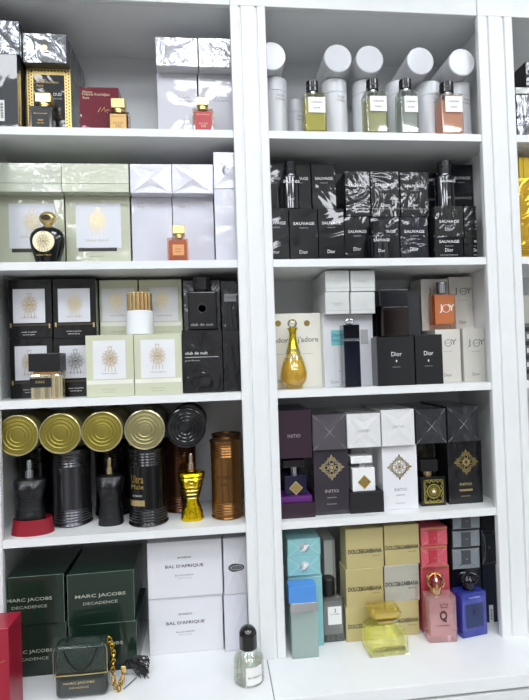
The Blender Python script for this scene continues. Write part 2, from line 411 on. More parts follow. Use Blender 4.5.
# ================= LEFT BAY, TOP SHELF
b = It('perfume_box', 'plain dark grey box with a white barcode sticker, far left of top shelf', 'perfume box', -14, 17.6, 54, 1.5, Z1, 4)
b.box(wrap('3a3c40', .05, 15)); sl = b.panel('barcode_sticker', -6, 100, 4.5, 121, M('e9e9e9', .5))
bar = newbm(); l = b.loc(1.2, 110, -.04)
for i in range(11): addbox(bar, l.x-.1, l.x+.38, l.y-.012, l.y, l.z-1.5+i*.27, l.z-1.5+i*.27+.12+.06*(i % 2))
b.part('barcode', bar, BLACK)
gtop = b.top
def goldframe(it, u0, v0, u1, v1):
    """gold border studded with dark lozenges"""
    a = it.loc(u0, (v0+v1)/2).x; c = it.loc(u1, (v0+v1)/2).x; t = it.loc(0, v0).z; y = -it.d/2; bwid = 1.15
    it.part('gold_frame', addbox(addbox(addbox(bx(a, c, y-.03, y, t-bwid, t), a, a+bwid, y-.03, y, .05, t-bwid), c-bwid, c, y-.03, y, .05, t-bwid), a, c, y-.02, y, .05, .1), M('d8bd78', .35, metal=.7))
    st = newbm()
    def dot(x, z): addprism(st, [(x-.17, z), (x, z-.22), (x+.17, z), (x, z+.22)], y-.05, y-.03)
    n = int((t-.4)/.62)
    for i in range(n):
        for x in (a+.38, a+.85, c-.85, c-.38): dot(x, t-.35-i*.62-(.3 if x in (a+.85, c-.85) else 0))
    m = int((c-a-1)/.62)
    for i in range(m): dot(a+.9+i*.62, t-.35)
    it.part('lozenge_pattern', st, M('3a2c14', .4))
b = It('perfume_box', 'gold-patterned box edge showing between grey box and framed box', 'perfume box', -4, 26.8, 69, 6.2, Z1, 11, top=gtop)
b.box(wrap('4a4038', .1)); goldframe(b, -3, 69, 26.8, 120)
t = It('perfume_box', 'dark wrapped box lying at upper left corner of top shelf', 'perfume box', -14, 20.6, 20.6, 1.7, gtop, 15, x1=W(22.6, 50, 3).x-.06)
t.box(wrap('3b3e42', .6, 30, .3, .3)); t.fold(wrap('7d8084', .5, 32, .2, .8));  # silver-grey fold colour stands in for reflections off the clear film
b = It('perfume_box', 'black box with studded gold frame behind small black bottle', 'perfume box', 27.2, 71, 69, 4.8, Z1, 12)
b.box(wrap('1c1c1f', .1, 15)); goldframe(b, 27.2, 69, 71, 124)
for i, (s_, w_) in enumerate((('Maison', 9), ('Francis Kurkdjian', 21), ('Paris', 6))): b.text(s_, 37+w_/2, 79.5+i*3, w_, M('d0b070', .4))
b.text('OUD', 57.5, 94.5, 8, WTXT, 3); b.text('satin mood', 57.5, 98.5, 8, GTXT, 2)
t = It('perfume_box', 'silvery wrapped dark box lying on top of gold-framed box', 'perfume box', 22.6, 66.8, 33.6, 3, b.top, 13.5)
t.box(wrap('3f4246', .6, 30, .3, .3)); t.fold(wrap('94979a', .5, 32, .2, .8)); t.part('seal', lathe([(0, 0), (.55, 0), (.5, .1), (0, .12)], seg=10, axis='Y'), GOLD, (0, -t.d/2-.3, t.h/2))  # fold painted silvery to mimic light mirrored by the film
# small flat square bottles with gold cap
def flacon(name, label, u0, u1, vt, Y, zb, d, glass, liq, cu0, cu1, cvt, capm, labcol=None, txt=None, txtm=None, frame=None, group=None, solid=False, neckm=None, fill=.93, lab=None):
    it = It(name, label, 'perfume bottle', u0, u1, vt, Y, zb, d, group)
    h = it.h
    it.box(glass, 'bottle_body', .18, seg=3, smooth=True)
    if not solid: it.part('perfume', bx(-it.w/2+.28, it.w/2-.28, -d/2+.28, d/2-.28, .35, h*fill-.15, .12, 2), liq)
    ca, cb = it.loc(cu0, vt-3).x, it.loc(cu1, vt-3).x; ct = it.loc((cu0+cu1)/2, cvt).z
    hc = ct-h; cw = cb-ca; cc = (ca+cb)/2
    nk = min(.35*hc, .7)
    it.part('collar', lathe([(0, 0), (cw*.36, 0), (cw*.36, nk*.5), (cw*.42, nk*.5), (cw*.42, nk), (0, nk)], seg=24), neckm or capm, (cc, 0, h), smooth=True)
    it.part('cap', bx(-cw/2, cw/2, -min(cw, d)/2, min(cw, d)/2, 0, hc-nk, .1, 2), capm, (cc, 0, h+nk))
    if labcol:
        a, z0, c, z1 = lab or (.12, .1, .88, .86)
        p = it.part('label_plate', bx(-it.w/2+it.w*a, -it.w/2+it.w*c, -d/2-.04, -d/2-.005, h*z0, h*z1), labcol)
        if txt:
            n = len(txt)
            for i, tt in enumerate(txt):
                ww = it.w*(c-a)*tt[1]
                it.part('lettering', textbm(tt[0], ww), txtm, (it.w*(a+c-1)/2, -d/2-.045, h*(z0+(z1-z0)*tt[2])))
    return it
flacon('perfume_bottle', 'small black square bottle with gold cap before gold-framed box', 29, 52, 105.5, 1.3, Z1, 2.4, BLACKG, None, 35, 50.5, 92.5, GOLD, M('141416', .5), [('Maison Francis Kurkdjian', .8, .75), ('OUD', .3, .4), ('satin mood', .4, .25)], M('c9a25e', .3, metal=.6), solid=True)
b = It('perfume_box', 'maroon box with gold script between framed box and amber bottle', 'perfume box', 79.8, 119, 87.3, 4.5, Z1, 6)
b.box(wrap('6c1428', .15, 20, .35)); 
for i, (s_, w_) in enumerate((('Maison', 9), ('Francis Kurkdjian', 26), ('Paris', 6))): b.text(s_, 83+w_/2, 91.8+i*3, w_, M('e0c8a8', .4))
sc = newbm(); l = b.loc(103, 110, -.03)
ribbon(sc, [(-.9, -.4), (-.4, .5), (-.3, -.3), (.3, .6), (.4, -.4), (.9, .1), (1.2, -.1)], .1, 0); b.part('script_monogram', sc, M('e0b070', .3, metal=.4), l)
flacon('perfume_bottle', 'amber square bottle with gold cap and gold label by maroon box', 107.5, 129, 111.3, 1.2, Z1, 2.4, GLASS('f0e0d8', .6), GLASS('6a1c10', .3, .5), 111, 124.5, 98, GOLD, M('c9a468', .4, metal=.4), [('Maison Francis', .8, .85), ('ROUGE', .6, .4), ('540', .35, .2)], M('7a4a10', .5))
# white baccarat boxes
wt = None
for u0, u1, tu0, nm, x1 in ((157.7, 197.6, 155.6, 'left white box with thin grey script under a silvery box, top left shelf', None), (199, 240, 198.6, 'right white box with thin grey script, partly behind the pilaster, top shelf', 1)):
    b = It('perfume_box', nm, 'perfume box', u0, u1, 73.5, 6, Z1, 11, 'white boxes with silver script', top=wt); wt = b.top; b.box(wrap('d4d4dc', .2, 12))
    b.text('Maison Francis Kurkdjian', u0+16, 77.5, 25, M('b8b4b0', .4)); sc = newbm(); l = b.loc(u0+(26 if x1 is None else 22), 97.5, -.03)
    ribbon(sc, [(-1.2, -.4), (-.7, .6), (-.5, -.3), (0, .5), (.1, -.2), (.5, .1), (1.2, 0)], .09, 0); b.part('script_monogram', sc, M('6a6a70', .4), l)
    b.text('Baccarat Rouge 540', u0+(28 if x1 is None else 22), 101, 15, M('8a8a90', .4))
    t = It('perfume_box', ('left' if x1 is None else 'right')+' crinkled silvery box lying on a white scripted box, top left shelf', 'perfume box', tu0, u1, 37.5 if x1 is None else 38.5, 3.6, b.top, 13.5, 'silvery wrapped boxes stacked on white ones')
    t.box(wrap('cfd0d6', .4, 30)); t.fold(wrap('bfc0c6', .5, 32, .25, .5))
flacon('perfume_bottle', 'small amber bottle with red label and gold cap before white boxes', 192.6, 214, 108.3, 1.3, Z1, 2.3, GLASS('f6eadf', .6), GLASS('f0b074', .3, .3), 196.6, 208.4, 96.5, GOLD, M('b3222c', .4), [('Maison Francis', .8, .85), ('ROUGE', .5, .35), ('540', .3, .2)], M('e6c8a0', .5))
# ================= LEFT BAY, SECOND SHELF
def plaque_box(label, u0, u1, vt, Y, zb, d, base, pan, panel_mat, ornm, oc, R, group, bar=None, x0=None, seam=None, top=None, txts=()):
    b = It('perfume_box', label, 'perfume box', u0, u1, vt, Y, zb, d, group, x0=x0, top=top); b.box(base)
    pl = b.panel('plaque', *pan, panel_mat)
    l = b.loc(oc[0], oc[1], -.05); b.part('crest', crest(R), ornm, l)
    if bar: b.panel('title_band', *bar[0], bar[1])
    for tx in txts: b.text(*tx, dy=-.05)
    return b
GRN = 'c9cdb6'
b1 = plaque_box('pale sage box behind the round black bottle with gold crest', -6, 64.5, 196, 6, Z2, 10, wrap('bfc2ac', .3, 20), (9, 203.5, 55, 248), M('d9dbe2', .4), M('d8c48a', .35, metal=.4), (32, 222), 2.1, 'large sage boxes on second shelf', ((12, 248.7, 55, 252.3), M('2a2c28', .4)))
b1.text('TIZIANA TERENZI', 32, 237, 22, M('b0a884', .4))
t1 = It('perfume_box', 'smooth pale sage lidded box on left end of second shelf, upper', 'perfume box', -6, 61.3, 163, 3.6, b1.top, 13, 'sage lidded boxes lying on top'); t1.box(wrap('c6cbbb', .08)); lid_line(t1, M('5c6250', .5), 183)
b2 = plaque_box('wrapped sage box with shining gold crest on second shelf', 66, 130.3, 196, 6, Z2, 10, wrap('bfc2ac', .8, 18), (76, 203.5, 121, 248), M('d9dbe2', .4), GOLD, (97.5, 221), 2.2, 'large sage boxes on second shelf', ((78.5, 247.7, 117, 251.3), M('2a2c28', .4)))
b2.text('TIZIANA TERENZI', 97, 240.5, 22, M('b0a884', .4)); b2.text('EXTRAIT DE PARFUM', 97, 256.5, 14, M('8a8c70', .4))
t2 = It('perfume_box', 'crinkle wrapped sage lidded box upper, second shelf', 'perfume box', 61.7, 128.5, 163.5, 3.6, b2.top, 13, 'sage lidded boxes lying on top'); t2.box(wrap('ccd0bc', 1, 34, .3)); lid_line(t2, M('5c6250', .5), 183.5)
def medallion_bottle():
    it = It('perfume_bottle', 'round-shouldered glossy black bottle with gold medallion and gold stopper', 'perfume bottle', 26.3, 62.3, 224.5, 1.0, Z2, 3.6)
    w, h = it.w, it.h
    prof = [(0, 0), (w*.30, 0), (w*.33, .1), (w*.37, h*.15), (w*.44, h*.35), (w*.49, h*.55), (w*.5, h*.68), (w*.46, h*.82), (w*.36, h*.93), (w*.22, h*.98), (w*.18, h), (0, h)]
    it.part('bottle_body', lathe(prof, sy=.5), BLACKG, smooth=True)
    it.part('medallion', addlathe(lathe([(0, -.12), (1.9, -.12), (1.95, .05), (0, .06)], axis='Y', seg=32), [(1.5, -.2), (1.6, -.2), (1.6, -.1)], axis='Y', seg=32), M('f2e8c8', .35, metal=.5), (-.15, -1.83, h*.56), smooth=True)
    it.part('medallion_crest', crest(1.5), M('7a6430', .35, metal=.6), (-.15, -2.02, h*.56))
    l = it.loc(43.5, 252, -.02); it.text('TIZIANA', 43.5, 251, 9, GOLDP); it.text('TERENZI PARFUM', 43.5, 255, 14, GOLDP)
    r = 1.48
    it.part('stopper', lathe([(0, 0), (.8, 0), (.9, .3), (.75, .35)]+[(1.55*math.sin(a*PI/14), 1.6-1.3*math.cos(a*PI/14)) for a in range(4, 15)], sy=.7), GOLD, (.15, 0, h), smooth=True)
    it.part('stopper_inset', lathe([(0, -.05), (.85, -.05), (.9, .03), (0, .05)], axis='Y', seg=24, sy=.6), M('2a2010', .2, metal=.5), (.15, -1.12, h+1.55), smooth=True)
medallion_bottle()
wt = None
for i, (u0, u1, vt, x1, lab) in enumerate(((132, 172.4, 197.5, None, 'white wrapped box behind the amber bottle on its left, second shelf'), (173.2, 214, 197, None, 'white wrapped box right behind the small amber bottle, second shelf'))):
    b = It('perfume_box', lab, 'perfume box', u0, u1, vt, 6, Z2, 10, 'white wrapped boxes on second shelf', top=wt); wt = b.top; b.box(wrap('d3d3de', .35+.3*i, 30))
    b.text('Maison Francis Kurkdjian', u0+19, 203.5, 26, M('c2b48c', .4)); b.text('Paris', u0+9, 207, 6, M('c2b48c', .4))
    t = It('perfume_box', ('left', 'right')[i]+' crinkled white box lying on the wrapped white boxes, second shelf', 'perfume box', (130, 172)[i], (171.6, 213.2)[i], (164, 164.2)[i], 3.6, b.top, 13, 'crinkled white boxes on second shelf'); t.box(wrap('d6d6e0', .5, 40)); t.fold(wrap('cacad4', .9, 26, .3, .3))
b = It('perfume_box', 'tall white wrapped box standing against pilaster, second shelf', 'perfume box', 215, 246, 189, 2.4, Z2, 10, x1=XR); b.box(wrap('d3d3de', .6, 30))
t = It('perfume_box', 'small white box with embossed rose on the tall white box', 'perfume box', 213.6, 246, 152.2, 2.4, b.top, 10, x1=XR); t.box(wrap('d6d6e0', .5, 40)); t.fold(wrap('cacad4', .9, 26, .3, .3))
rs = newbm()
for k in range(5): addlathe(rs, [(.18+.2*k, -.02), (.24+.2*k, -.1), (.28+.2*k, -.02)], seg=18, cx=.04*k, cy=-.05*k, axis='Y')
t.part('embossed_rose', rs, M('e6e6ee', .4), t.loc(226.5, 169.5, -.12), smooth=True)
flacon('perfume_bottle', 'small orange amber bottle with gold cap on second shelf', 167.3, 188.3, 237.3, 1.0, Z2, 2.3, GLASS('fbe9dc', .6), GLASS('f4a050', .4, .35), 172.3, 184.6, 225, GOLD, M('d9a06a', .35, metal=.2), [('Maison', .5, .6), ('Francis', .5, .35)], M('7a3a10', .5), lab=(.25, .25, .8, .7))
# ================= LEFT BAY, THIRD SHELF
BK = wrap('0e0e10', .2); PAN = M('d4d5da', .45)
def ttbox(label, u0, u1, vt, Y, zb, d, dark, pan, oc, orn, group, x0=None, seamv=None, R=1.9, cr=.2):
    b = plaque_box(label, u0, u1, vt, Y, zb, d, wrap('0e0e10', cr) if dark else wrap('cbceb4', cr), pan, PAN if dark else M('e3e4e6', .45), orn, oc, R, group, x0=x0)
    pc = (pan[0]+pan[2])/2; b.text('TIZIANA TERENZI', pc, pan[3]-5.5, 15, M('9a9684', .4), dy=-.05)
    b.panel('seam_band', u0+1, seamv, u1-1, seamv+(2 if dark else 4), M('3a3326', .4) if dark else M('e6e6da', .4), t=.02)
    if dark:
        for uu in (pan[0]-3, u1-3): b.panel('gold_clip', uu, seamv-.5, uu+1.6, seamv+4, GOLD, t=.05)
    tc = WTXT if dark else M('8d9570', .4)
    b.text('extrait de parfum', pc, seamv+(8.2 if dark else 9.5), 14, tc, 1.6); b.text('natural spray', pc, seamv+(10.8 if dark else 12.2), 11, tc, 1.5)
    return b
l1 = ttbox('lower black crest box behind the gold fluted bottle, third shelf', 10, 53, 338, 5.5, Z3, 9, True, (15, 346, 47, 380), (29.5, 362), GOLDP, 'black crest boxes', x0=None, seamv=381.5)
l2 = ttbox('lower black crest box half hidden by green box, third shelf', 53.6, 96, 338, 5.5, Z3, 9, True, (60, 345.5, 92, 378), (75.5, 361), M('3a3020', .4), 'black crest boxes', seamv=380)
u1_ = ttbox('upper black crest box at the far left of third shelf', 8.5, 51.8, 279.5, 5.5, l1.top, 9, True, (13, 289, 45, 323), (29.5, 305), GOLDP, 'black crest boxes', seamv=324)
u2_ = ttbox('upper black crest box with bright gold crest, beside sage boxes', 53, 96, 279, 5.5, l2.top, 9, True, (58, 288.5, 90, 322), (74.5, 304), GOLD, 'black crest boxes', seamv=323)
g1 = ttbox('sage crest box front row, left one under the white bottle', 86, 133.7, 335, 1.6, Z3, 3.7, False, (93, 340.5, 125.6, 379), (110, 358.5), GOLDP, 'sage crest boxes', seamv=380)
g2 = ttbox('sage crest box front row, right one under the white bottle', 134.3, 182, 334, 1.6, Z3, 13, False, (140.7, 339.5, 175, 377.5), (157.5, 356), GOLDP, 'sage crest boxes', seamv=378.5)
g0 = It('perfume_box', 'sage box hidden behind front sage box, third shelf', 'perfume box', 102.5, 134, 336, 9.4, Z3, 7.6, top=g1.top); g0.box(wrap('cbceb4', .2))
g3 = ttbox('wrapped sage box in back row left of white bottle', 99.6, 138, 280, 8, g1.top+.0, 7, False, (102, 288.5, 134, 321), (116, 300.5), GOLD, 'sage crest boxes back row', seamv=322, cr=.7)
g4 = ttbox('wrapped sage box in back row right of white bottle', 139.5, 182, 279.5, 8, g2.top, 7, False, (150, 287, 178, 321), (161.5, 300), GOLD, 'sage crest boxes back row', seamv=322, cr=.8)
def kirke():
    it = It('perfume_bottle', 'gold fluted bottle with tilted black block cap on third shelf', 'perfume bottle', 28.5, 60.2, 374.5, 1.0, Z3, 4.2); w, h, d = it.w, it.h, it.d
    bm = newbm(); n = 44; ring = []
    pts = []
    for i in range(n*2):
        a = 2*PI*i/(n*2); k = 1 if i % 2 else .95
        pts.append((abs(math.cos(a))**.55*math.copysign(1, math.cos(a))*w/2*k, abs(math.sin(a))**.55*math.copysign(1, math.sin(a))*d/2*k))
    for z in (0, h-.3): ring.append([bm.verts.new((x, y, z)) for x, y in pts])
    ring.append([bm.verts.new((x*.9, y*.9, h)) for x, y in pts])
    for a, b in zip(ring, ring[1:]):
        for i in range(len(pts)): j = (i+1) % len(pts); bm.faces.new((a[i], a[j], b[j], b[i]))
    bm.faces.new(ring[0]); bm.faces.new(ring[-1])
    it.part('bottle_body', bm, M('f4e8c4', .25, metal=1))
    it.part('label_plate', bx(-w*.46, w*.2, -d/2-.12, -d/2+.15, h*.48, h*.86, .03), BLACKG); it.part('lettering', textbm('KIRKE', 1.6), GOLD, (-w*.12, -d/2-.13, h*.7))
    it.part('collar', bx(-w*.4, w*.4, -d*.35, d*.35, 0, .55, .1), M('d8a878', .25, metal=1), (0, 0, h))
    c = it.part('cap', bx(-w*.5, w*.5, -d*.48, d*.48, 0, 3.3, .12, 2), M('121214', .35, bump=.4, bscale=120), (0, 0, h+.58))
kirke()
def white_cyl():
    it = It('perfume_bottle', 'white cylinder bottle with golden fluted cap standing on sage boxes', 'perfume bottle', 123.8, 152.2, 310, 1.9, g1.top, 5.2); w, h = it.w, it.h
    r = w/2
    it.part('bottle_body', lathe([(0, 0), (r-.1, 0), (r, .1), (r, h-.15), (r-.15, h), (0, h)]), M('eef0f2', .25), smooth=True)
    cz = it.loc(137, 291.7).z-h; bm = newbm(); n = 16
    for i in range(n):
        a = 2*PI*i/n; rr = r*.93
        addlathe(bm, [(0, 0), (.42, 0), (.42, cz-.1), (.34, cz), (0, cz)], seg=10, cx=(rr-.42)*math.cos(a), cy=(rr-.42)*math.sin(a))
    addlathe(bm, [(0, .1), (r*.8, .1), (r*.8, cz-.15), (0, cz-.15)], seg=24)
    it.part('cap', bm, M('e4c894', .22, metal=.9), (0, 0, h), smooth=True)
white_cyl()
l = It('perfume_box', 'lower black wrapped box left of the narrow one, third shelf', 'perfume box', 182.5, 222.6, 330, 2, Z3, 12); l.box(wrap('0e0e10', .55, 28))
l.text('club de nuit', 196.5, 353, 22, WTXT, 3); l.part('rule', bx(-l.w/2+.5, l.w/2-.7, -l.d/2-.03, -l.d/2, l.loc(0, 357)[2]-.07, l.loc(0, 357)[2]+.07), GTXT); l.text('parfum', 192.5, 360.8, 14, GTXT, 2)
k = It('perfume_box', 'upper black wrapped box behind the black stout bottle', 'perfume box', 183.5, 220.5, 280.3, 6, l.top, 8); k.box(wrap('151517', .8, 30, .3)); k.fold(wrap('55565a', .8, 35, .2, .4), k=.3)
it = It('perfume_bottle', 'stout black bottle on black wrapped box, third shelf', 'perfume bottle', 187.5, 217, 291, 2.2, l.top, 3.4); w, h, d = it.w, it.h, it.d
it.box(BLACKG, 'bottle_body', .35, seg=3, smooth=True); it.part('cap', lathe([(0, 0), (1.1, 0), (1.1, .3), (1.75, .35), (1.8, 2.6), (1.6, 2.8), (0, 2.8)], seg=12), M('141417', .2, coat=.5), (0, 0, h))
it.text('club de nuit', 202, 324.5, 22, GTXT, 2.6); it.part('emblem', lathe([(.7, -.05), (.8, -.12), (.9, -.05)], axis='Y', seg=24), M('6a6a6e', .3, metal=1), (0, -d/2, h*.55))
l = It('perfume_box', 'lower narrow black wrapped box by the pilaster, third shelf', 'perfume box', 223.2, 240, 330, 2.4, Z3, 11, x1=XR); l.box(wrap('101012', .5, 28))
k = It('perfume_box', 'upper narrow black box with grey print by the pilaster', 'perfume box', 221.6, 240, 281, 3, l.top, 10, x1=XR); k.box(wrap('1a1b1e', .8, 28)); k.panel('grey_print', 224, 294, 236, 301.5, M('77787c', .4)); k.text('PARFUM', 230, 297.5, 10, DARKTXT)
# ================= LEFT BAY, FOURTH SHELF: tins and torso bottles
RT = 3.72
def vtin(label, u, Yc, mat, lidm, h=14.6, r=RT, group='cans standing on fourth shelf', texts=None):
    x = min(W(u, 500, Yc).x, RC-r*1.03-.06); o = bpy.data.objects.new('perfume_can', None); C.objects.link(o); o.location = world(x, Yc, Z4+.02); tagp(o, label, 'can', group)
    link('can_body', lathe(can_profile(r, h), seg=56), mat, o, smooth=True)
    link('can_lid', lathe([(0, h-.5), (r*.91, h-.5), (r*.915, h-.3), (r*.5, h-.35), (0, h-.35)], seg=48), lidm, o, smooth=True)
    return o
def curved_text(o, s_, w, z, r, mat, ang=0, hgt=None):
    bm = textbm(s_, w, hgt)
    for v in bm.verts:
        a = v.co.x/r+ang; rr = r+.03-v.co.y
        v.co = Vector((rr*math.sin(a), -rr*math.cos(a), v.co.z+z))
    link('lettering', bm, mat, o)
TIN = M('56565a', .22, metal=.9); TINB = M('0e0e10', .25, metal=.4, coat=.3); BRZ = M('8a6238', .25, metal=.9)
vtin('dark steel ribbed can under second golden lid', 72.5, 4.7+RT, TIN, SILV)
c = vtin('black can with gothic gold lettering and gold band', 148.3, 1.9+RT, TINB, SILV)
for s_, w_, z_, m_, hh in (('Ultra', 2.6, 9.0, GOLDP, 1.5), ('Male', 2.6, 7.6, GOLDP, .9), ('LE PARFUM', 2.0, 5.9, WTXT, .35)): curved_text(c, s_, w_, z_, RT*.985, m_, -.45, hh)
bm = newbm(); n = 12
for i in range(n):
    a0, a1 = -.95+.9*i/n, -.95+.9*(i+1)/n; r_ = RT+.02
    v = [bm.verts.new((r_*math.sin(a), -r_*math.cos(a), z)) for a, z in ((a0, 4.0), (a1, 4.0), (a1, 5.1), (a0, 5.1))]; bm.faces.new(v)
link('title_band', bm, GOLD, c)
vtin('black can in shadow behind the torso bottle on red stand', 38, 13.3, TINB, SILV)
vtin('black can in shadow behind second black torso bottle', 114, 13.3, TINB, SILV)
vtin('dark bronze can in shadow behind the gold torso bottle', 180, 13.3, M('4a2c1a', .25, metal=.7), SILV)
c = vtin('shiny bronze can standing at the right end of fourth shelf', 227.3, 2.9+3.2, BRZ, M('4a3018', .3, metal=.8), r=3.15, h=15.2)
curved_text(c, 'Le Male', 3.0, 8.2, 3.1, M('3a2410', .4), -.2); curved_text(c, 'ELIXIR', 1.6, 6.8, 3.1, M('3a2410', .4), -.2)
vtin('bronze can with black lid behind the shiny bronze one', 228, 13.9, BRZ, BLACKG, r=3.15, h=15.2)
def ltin(label, u, v, Y, bodym, lidm, r=3.6, d=14):
    p = W(u, v, Y); zc = Z4+14.62+r*1.02+.03
    o = bpy.data.objects.new('perfume_can', None); C.objects.link(o); o.location = world(p.x, Y+d/2, Z4+14.65); tagp(o, label, 'can', 'cans lying on the standing cans')
    pr = [(q, -d/2+z) for q, z in can_profile(r, d)][3:]
    pr2 = [(q, -z) for q, z in pr]           # open rim faces the front
    link('can_body', addlathe(newbm(), pr2+[], seg=56, axis='Y'), bodym, o, (0, 0, zc-Z4-14.65), smooth=True)
    lp = [(q, -d/2+.2-z) for q, z in lid_profile(r)]
    link('can_lid', addlathe(newbm(), lp, seg=56, axis='Y'), lidm, o, (0, 0, zc-Z4-14.65), smooth=True)
    return o
LG = M('95883c', .42, metal=.75); RIMG = M('2a2a24', .3, metal=.8)
LGB = M('c9c089', .3, metal=.8)
ltin('lying can with golden ringed lid, first from the left', 17.0, 430, 1.3, LGB, LG, r=3.65)
ltin('lying can with golden ringed lid, second from the left', 59.8, 430, 1.3, LGB, LG, r=3.65)
ltin('lying can with golden ringed lid, third from the left', 101.9, 430, 1.3, LGB, LG, r=3.65)
ltin('lying can with pale brass ringed lid and bright rim, fourth', 144.6, 430, 1.3, M('d6d0aa', .28, metal=.9), M('9c9468', .4, metal=.75), r=3.65)
ltin('lying can with glossy black lid at the right', 186, 430, 1.3, BLACKG, M('0c0d10', .15, metal=.4, coat=.6), r=3.65)
def spray(it, x, z, rb, hb, rt, ht, m, m2=None):
    it.part('collar', lathe([(0, 0), (rb, 0), (rb, hb), (rb*.7, hb+.05), (0, hb+.05)], seg=20), m, (x, 0, z), smooth=True)
    it.part('nozzle', lathe([(0, 0), (rt, 0), (rt*1.05, ht*.7), (rt*.75, ht), (0, ht)], seg=20), m2 or m, (x, 0, z+hb+.06), smooth=True)
TOR = 1
def torso_bottle(label, u0, u1, vt, Y, zb, d, mat, cm, pants=False, stripes=0, extra=0, cheight=2.6, uc=None):
    it = It('torso_perfume_bottle', label, 'perfume bottle', u0, u1, vt, Y, zb, d)
    it.part('torso', torso(it.w, d, it.h, stripes, pants), mat, smooth=True)
    spray(it, 0, it.h-.03, .75, cheight*.4, .5, cheight*.55, cm)
    return it
# red stand
it = It('bottle_stand', 'dark red oval stand under the left black torso bottle', 'stand', 6.3, 50, 521.5, 1.2, Z4, 4.8); w, d, h = it.w, it.d, it.h
it.part('band', addlathe(newbm(), [(w*.5, 0), (w*.5, .1), (w*.47, h*.6), (w*.455, h), (w*.43, h), (w*.43, h-.5), (0, h-.5)], seg=56, sy=d/w), M('8e1024', .45, bump=.2), smooth=True)
sb = it
tb = torso_bottle('black torso bottle standing in the dark red oval base', 10.2, 43, 479.5, 1.8, Z4+h-.46, 3.6, M('06080d', .4, coat=.15), SILV, stripes=0, cheight=3.4)
torso_bottle('black torso bottle with pale gold nozzle between two cans', 94.5, 122.5, 475.5, 3.9, Z4, 3.8, M('06070b', .42, coat=.15), M('d8c49a', .25, metal=1), cheight=3.2, stripes=0)
g = torso_bottle('golden torso bottle with horizontal stripes', 177.3, 205.3, 471, 3.4, Z4, 3.9, M('e8c81c', .22, metal=1, bump=.25, bscale=90), M('d8c0a8', .25, metal=1), True, 0, cheight=3.2)
sb_ = newbm(); w, h, d = g.w, g.h, g.d
for i in range(6):
    t_ = .45+i*.075; k_ = .54+(t_-.46)*1.05; kd = .70+(t_-.46)*.62; n = 40
    tube(sb_, [(abs(math.cos(2*PI*j/n))**.8*math.copysign(1, math.cos(2*PI*j/n))*k_*w/2*1.0, abs(math.sin(2*PI*j/n))**.8*math.copysign(1, math.sin(2*PI*j/n))*(kd+.06)*d/2, t_*h) for j in range(n)], .13, 8, True)
g.part('stripes', sb_, M('f0dc80', .2, metal=1), smooth=True, label='raised bright gold stripes')
gb = newbm()
for i in range(6):
    t_ = .4875+i*.075; k_ = .54+(t_-.46)*1.05; kd = .70+(t_-.46)*.62; n = 40
    tube(gb, [(abs(math.cos(2*PI*j/n))**.8*math.copysign(1, math.cos(2*PI*j/n))*k_*w/2*1.0, abs(math.sin(2*PI*j/n))**.8*math.copysign(1, math.sin(2*PI*j/n))*(kd+.06)*d/2, t_*h) for j in range(n)], .1, 8, True)
g.part('dark_stripes', gb, M('2a2010', .3, metal=.5), smooth=True)
# ================= LEFT BAY, COUNTER LEVEL
MJ = wrap('14281e', .12, 16, .4); MJT = M('b9bfae', .35, metal=.3)
def mj(label, u0, u1, vt, Y, zb, rz, tu, tv, d=13.5, top=None):
    b = It('perfume_box', label, 'perfume box', u0, u1, vt, Y, zb, d, 'dark green boxes under the fourth shelf', top=top, rz=rz); b.box(MJ, bev=.08)
    b.text('MARC JACOBS', tu, tv, 47, MJT, 4, .01); b.text('DECADENCE', tu, tv+7, 32, MJT, 2.6)
    e = newbm(); w, h, dd = b.w/2, b.h, b.d/2
    for x in (-w, w): addbox(e, x-.03, x+.03, -dd-.03, -dd+.03, 0, h)
    addbox(e, -w, w, -dd-.03, -dd+.03, h-.03, h+.03); b.part('wrap_edge', e, M('7f9488', .3, coat=.5))
    return b
a = mj('lower left dark green box behind the red box', 9, 66.5, 624, 1.5, 0, 0, 31, 652)
bb = mj('lower right dark green box behind the purse-shaped bottle', 69.5, 137, 623.5, .9, 0, 0, 98, 645)
mj('upper left dark green box under the fourth shelf', 6.5, 64, 576, 1.2, a.top+.03, 0, 29.5, 600)
mj('upper right dark green box under the fourth shelf', 66.8, 133, 572.5, .8, bb.top+.03, 1.5, 99.5, 595.5)
BY = wrap('dfdfe3', .06, 12, .5)
def byr(label, u0, u1, vt, Y, zb, tv, crk):
    b = It('perfume_box', label, 'perfume box', u0, u1, vt, Y, zb, 9, 'white square boxes with black print'); b.box(wrap('dfdfe3', crk, 14, .5)); c = (u0+u1)/2-.5
    b.text('BYREDO', c, tv-8.7, 13, DARKTXT, 1.7, .01); b.text("BAL D'AFRIQUE", c, tv, 37, DARKTXT, 3.6, .01); b.text('EAU DE PARFUM', c, tv+9, 18, M('55555a', .5), 1.4); b.text('100 ML 3.3 FL OZ', c, tv+11.8, 13, M('77777a', .5), 1.0)
    return b
a = byr('lower white square box with black print, under its twin', 149, 223, 596, 4.6, 0, 622.5, .12)
byr('upper white square box with black print under fourth shelf', 147.5, 222.3, 541, 4.2, a.top+.02, 566, .04)
a = It('perfume_box', 'lower marbled white wrapped box against the pilaster', 'perfume box', 224.4, 248, 594, 3.6, 0, 10, x1=XR); a.box(wrap('d6d6e0', .6, 16)); a.fold(wrap('dcdce6', .5, 20, .4))
b = It('perfume_box', 'upper white wrapped box with black oval ornament by pilaster', 'perfume box', 223.5, 248, 537.5, 3.6, a.top+.02, 10, x1=XR); b.box(wrap('d0d0d6', .6, 16)); b.fold(wrap('d8d8de', .5, 20, .4))
on = newbm()
addprism(on, [(1.55*math.cos(2*PI*i/24), .75*math.sin(2*PI*i/24)*(1+.12*math.cos(6*PI*i/24))) for i in range(24)], -.02, .0)
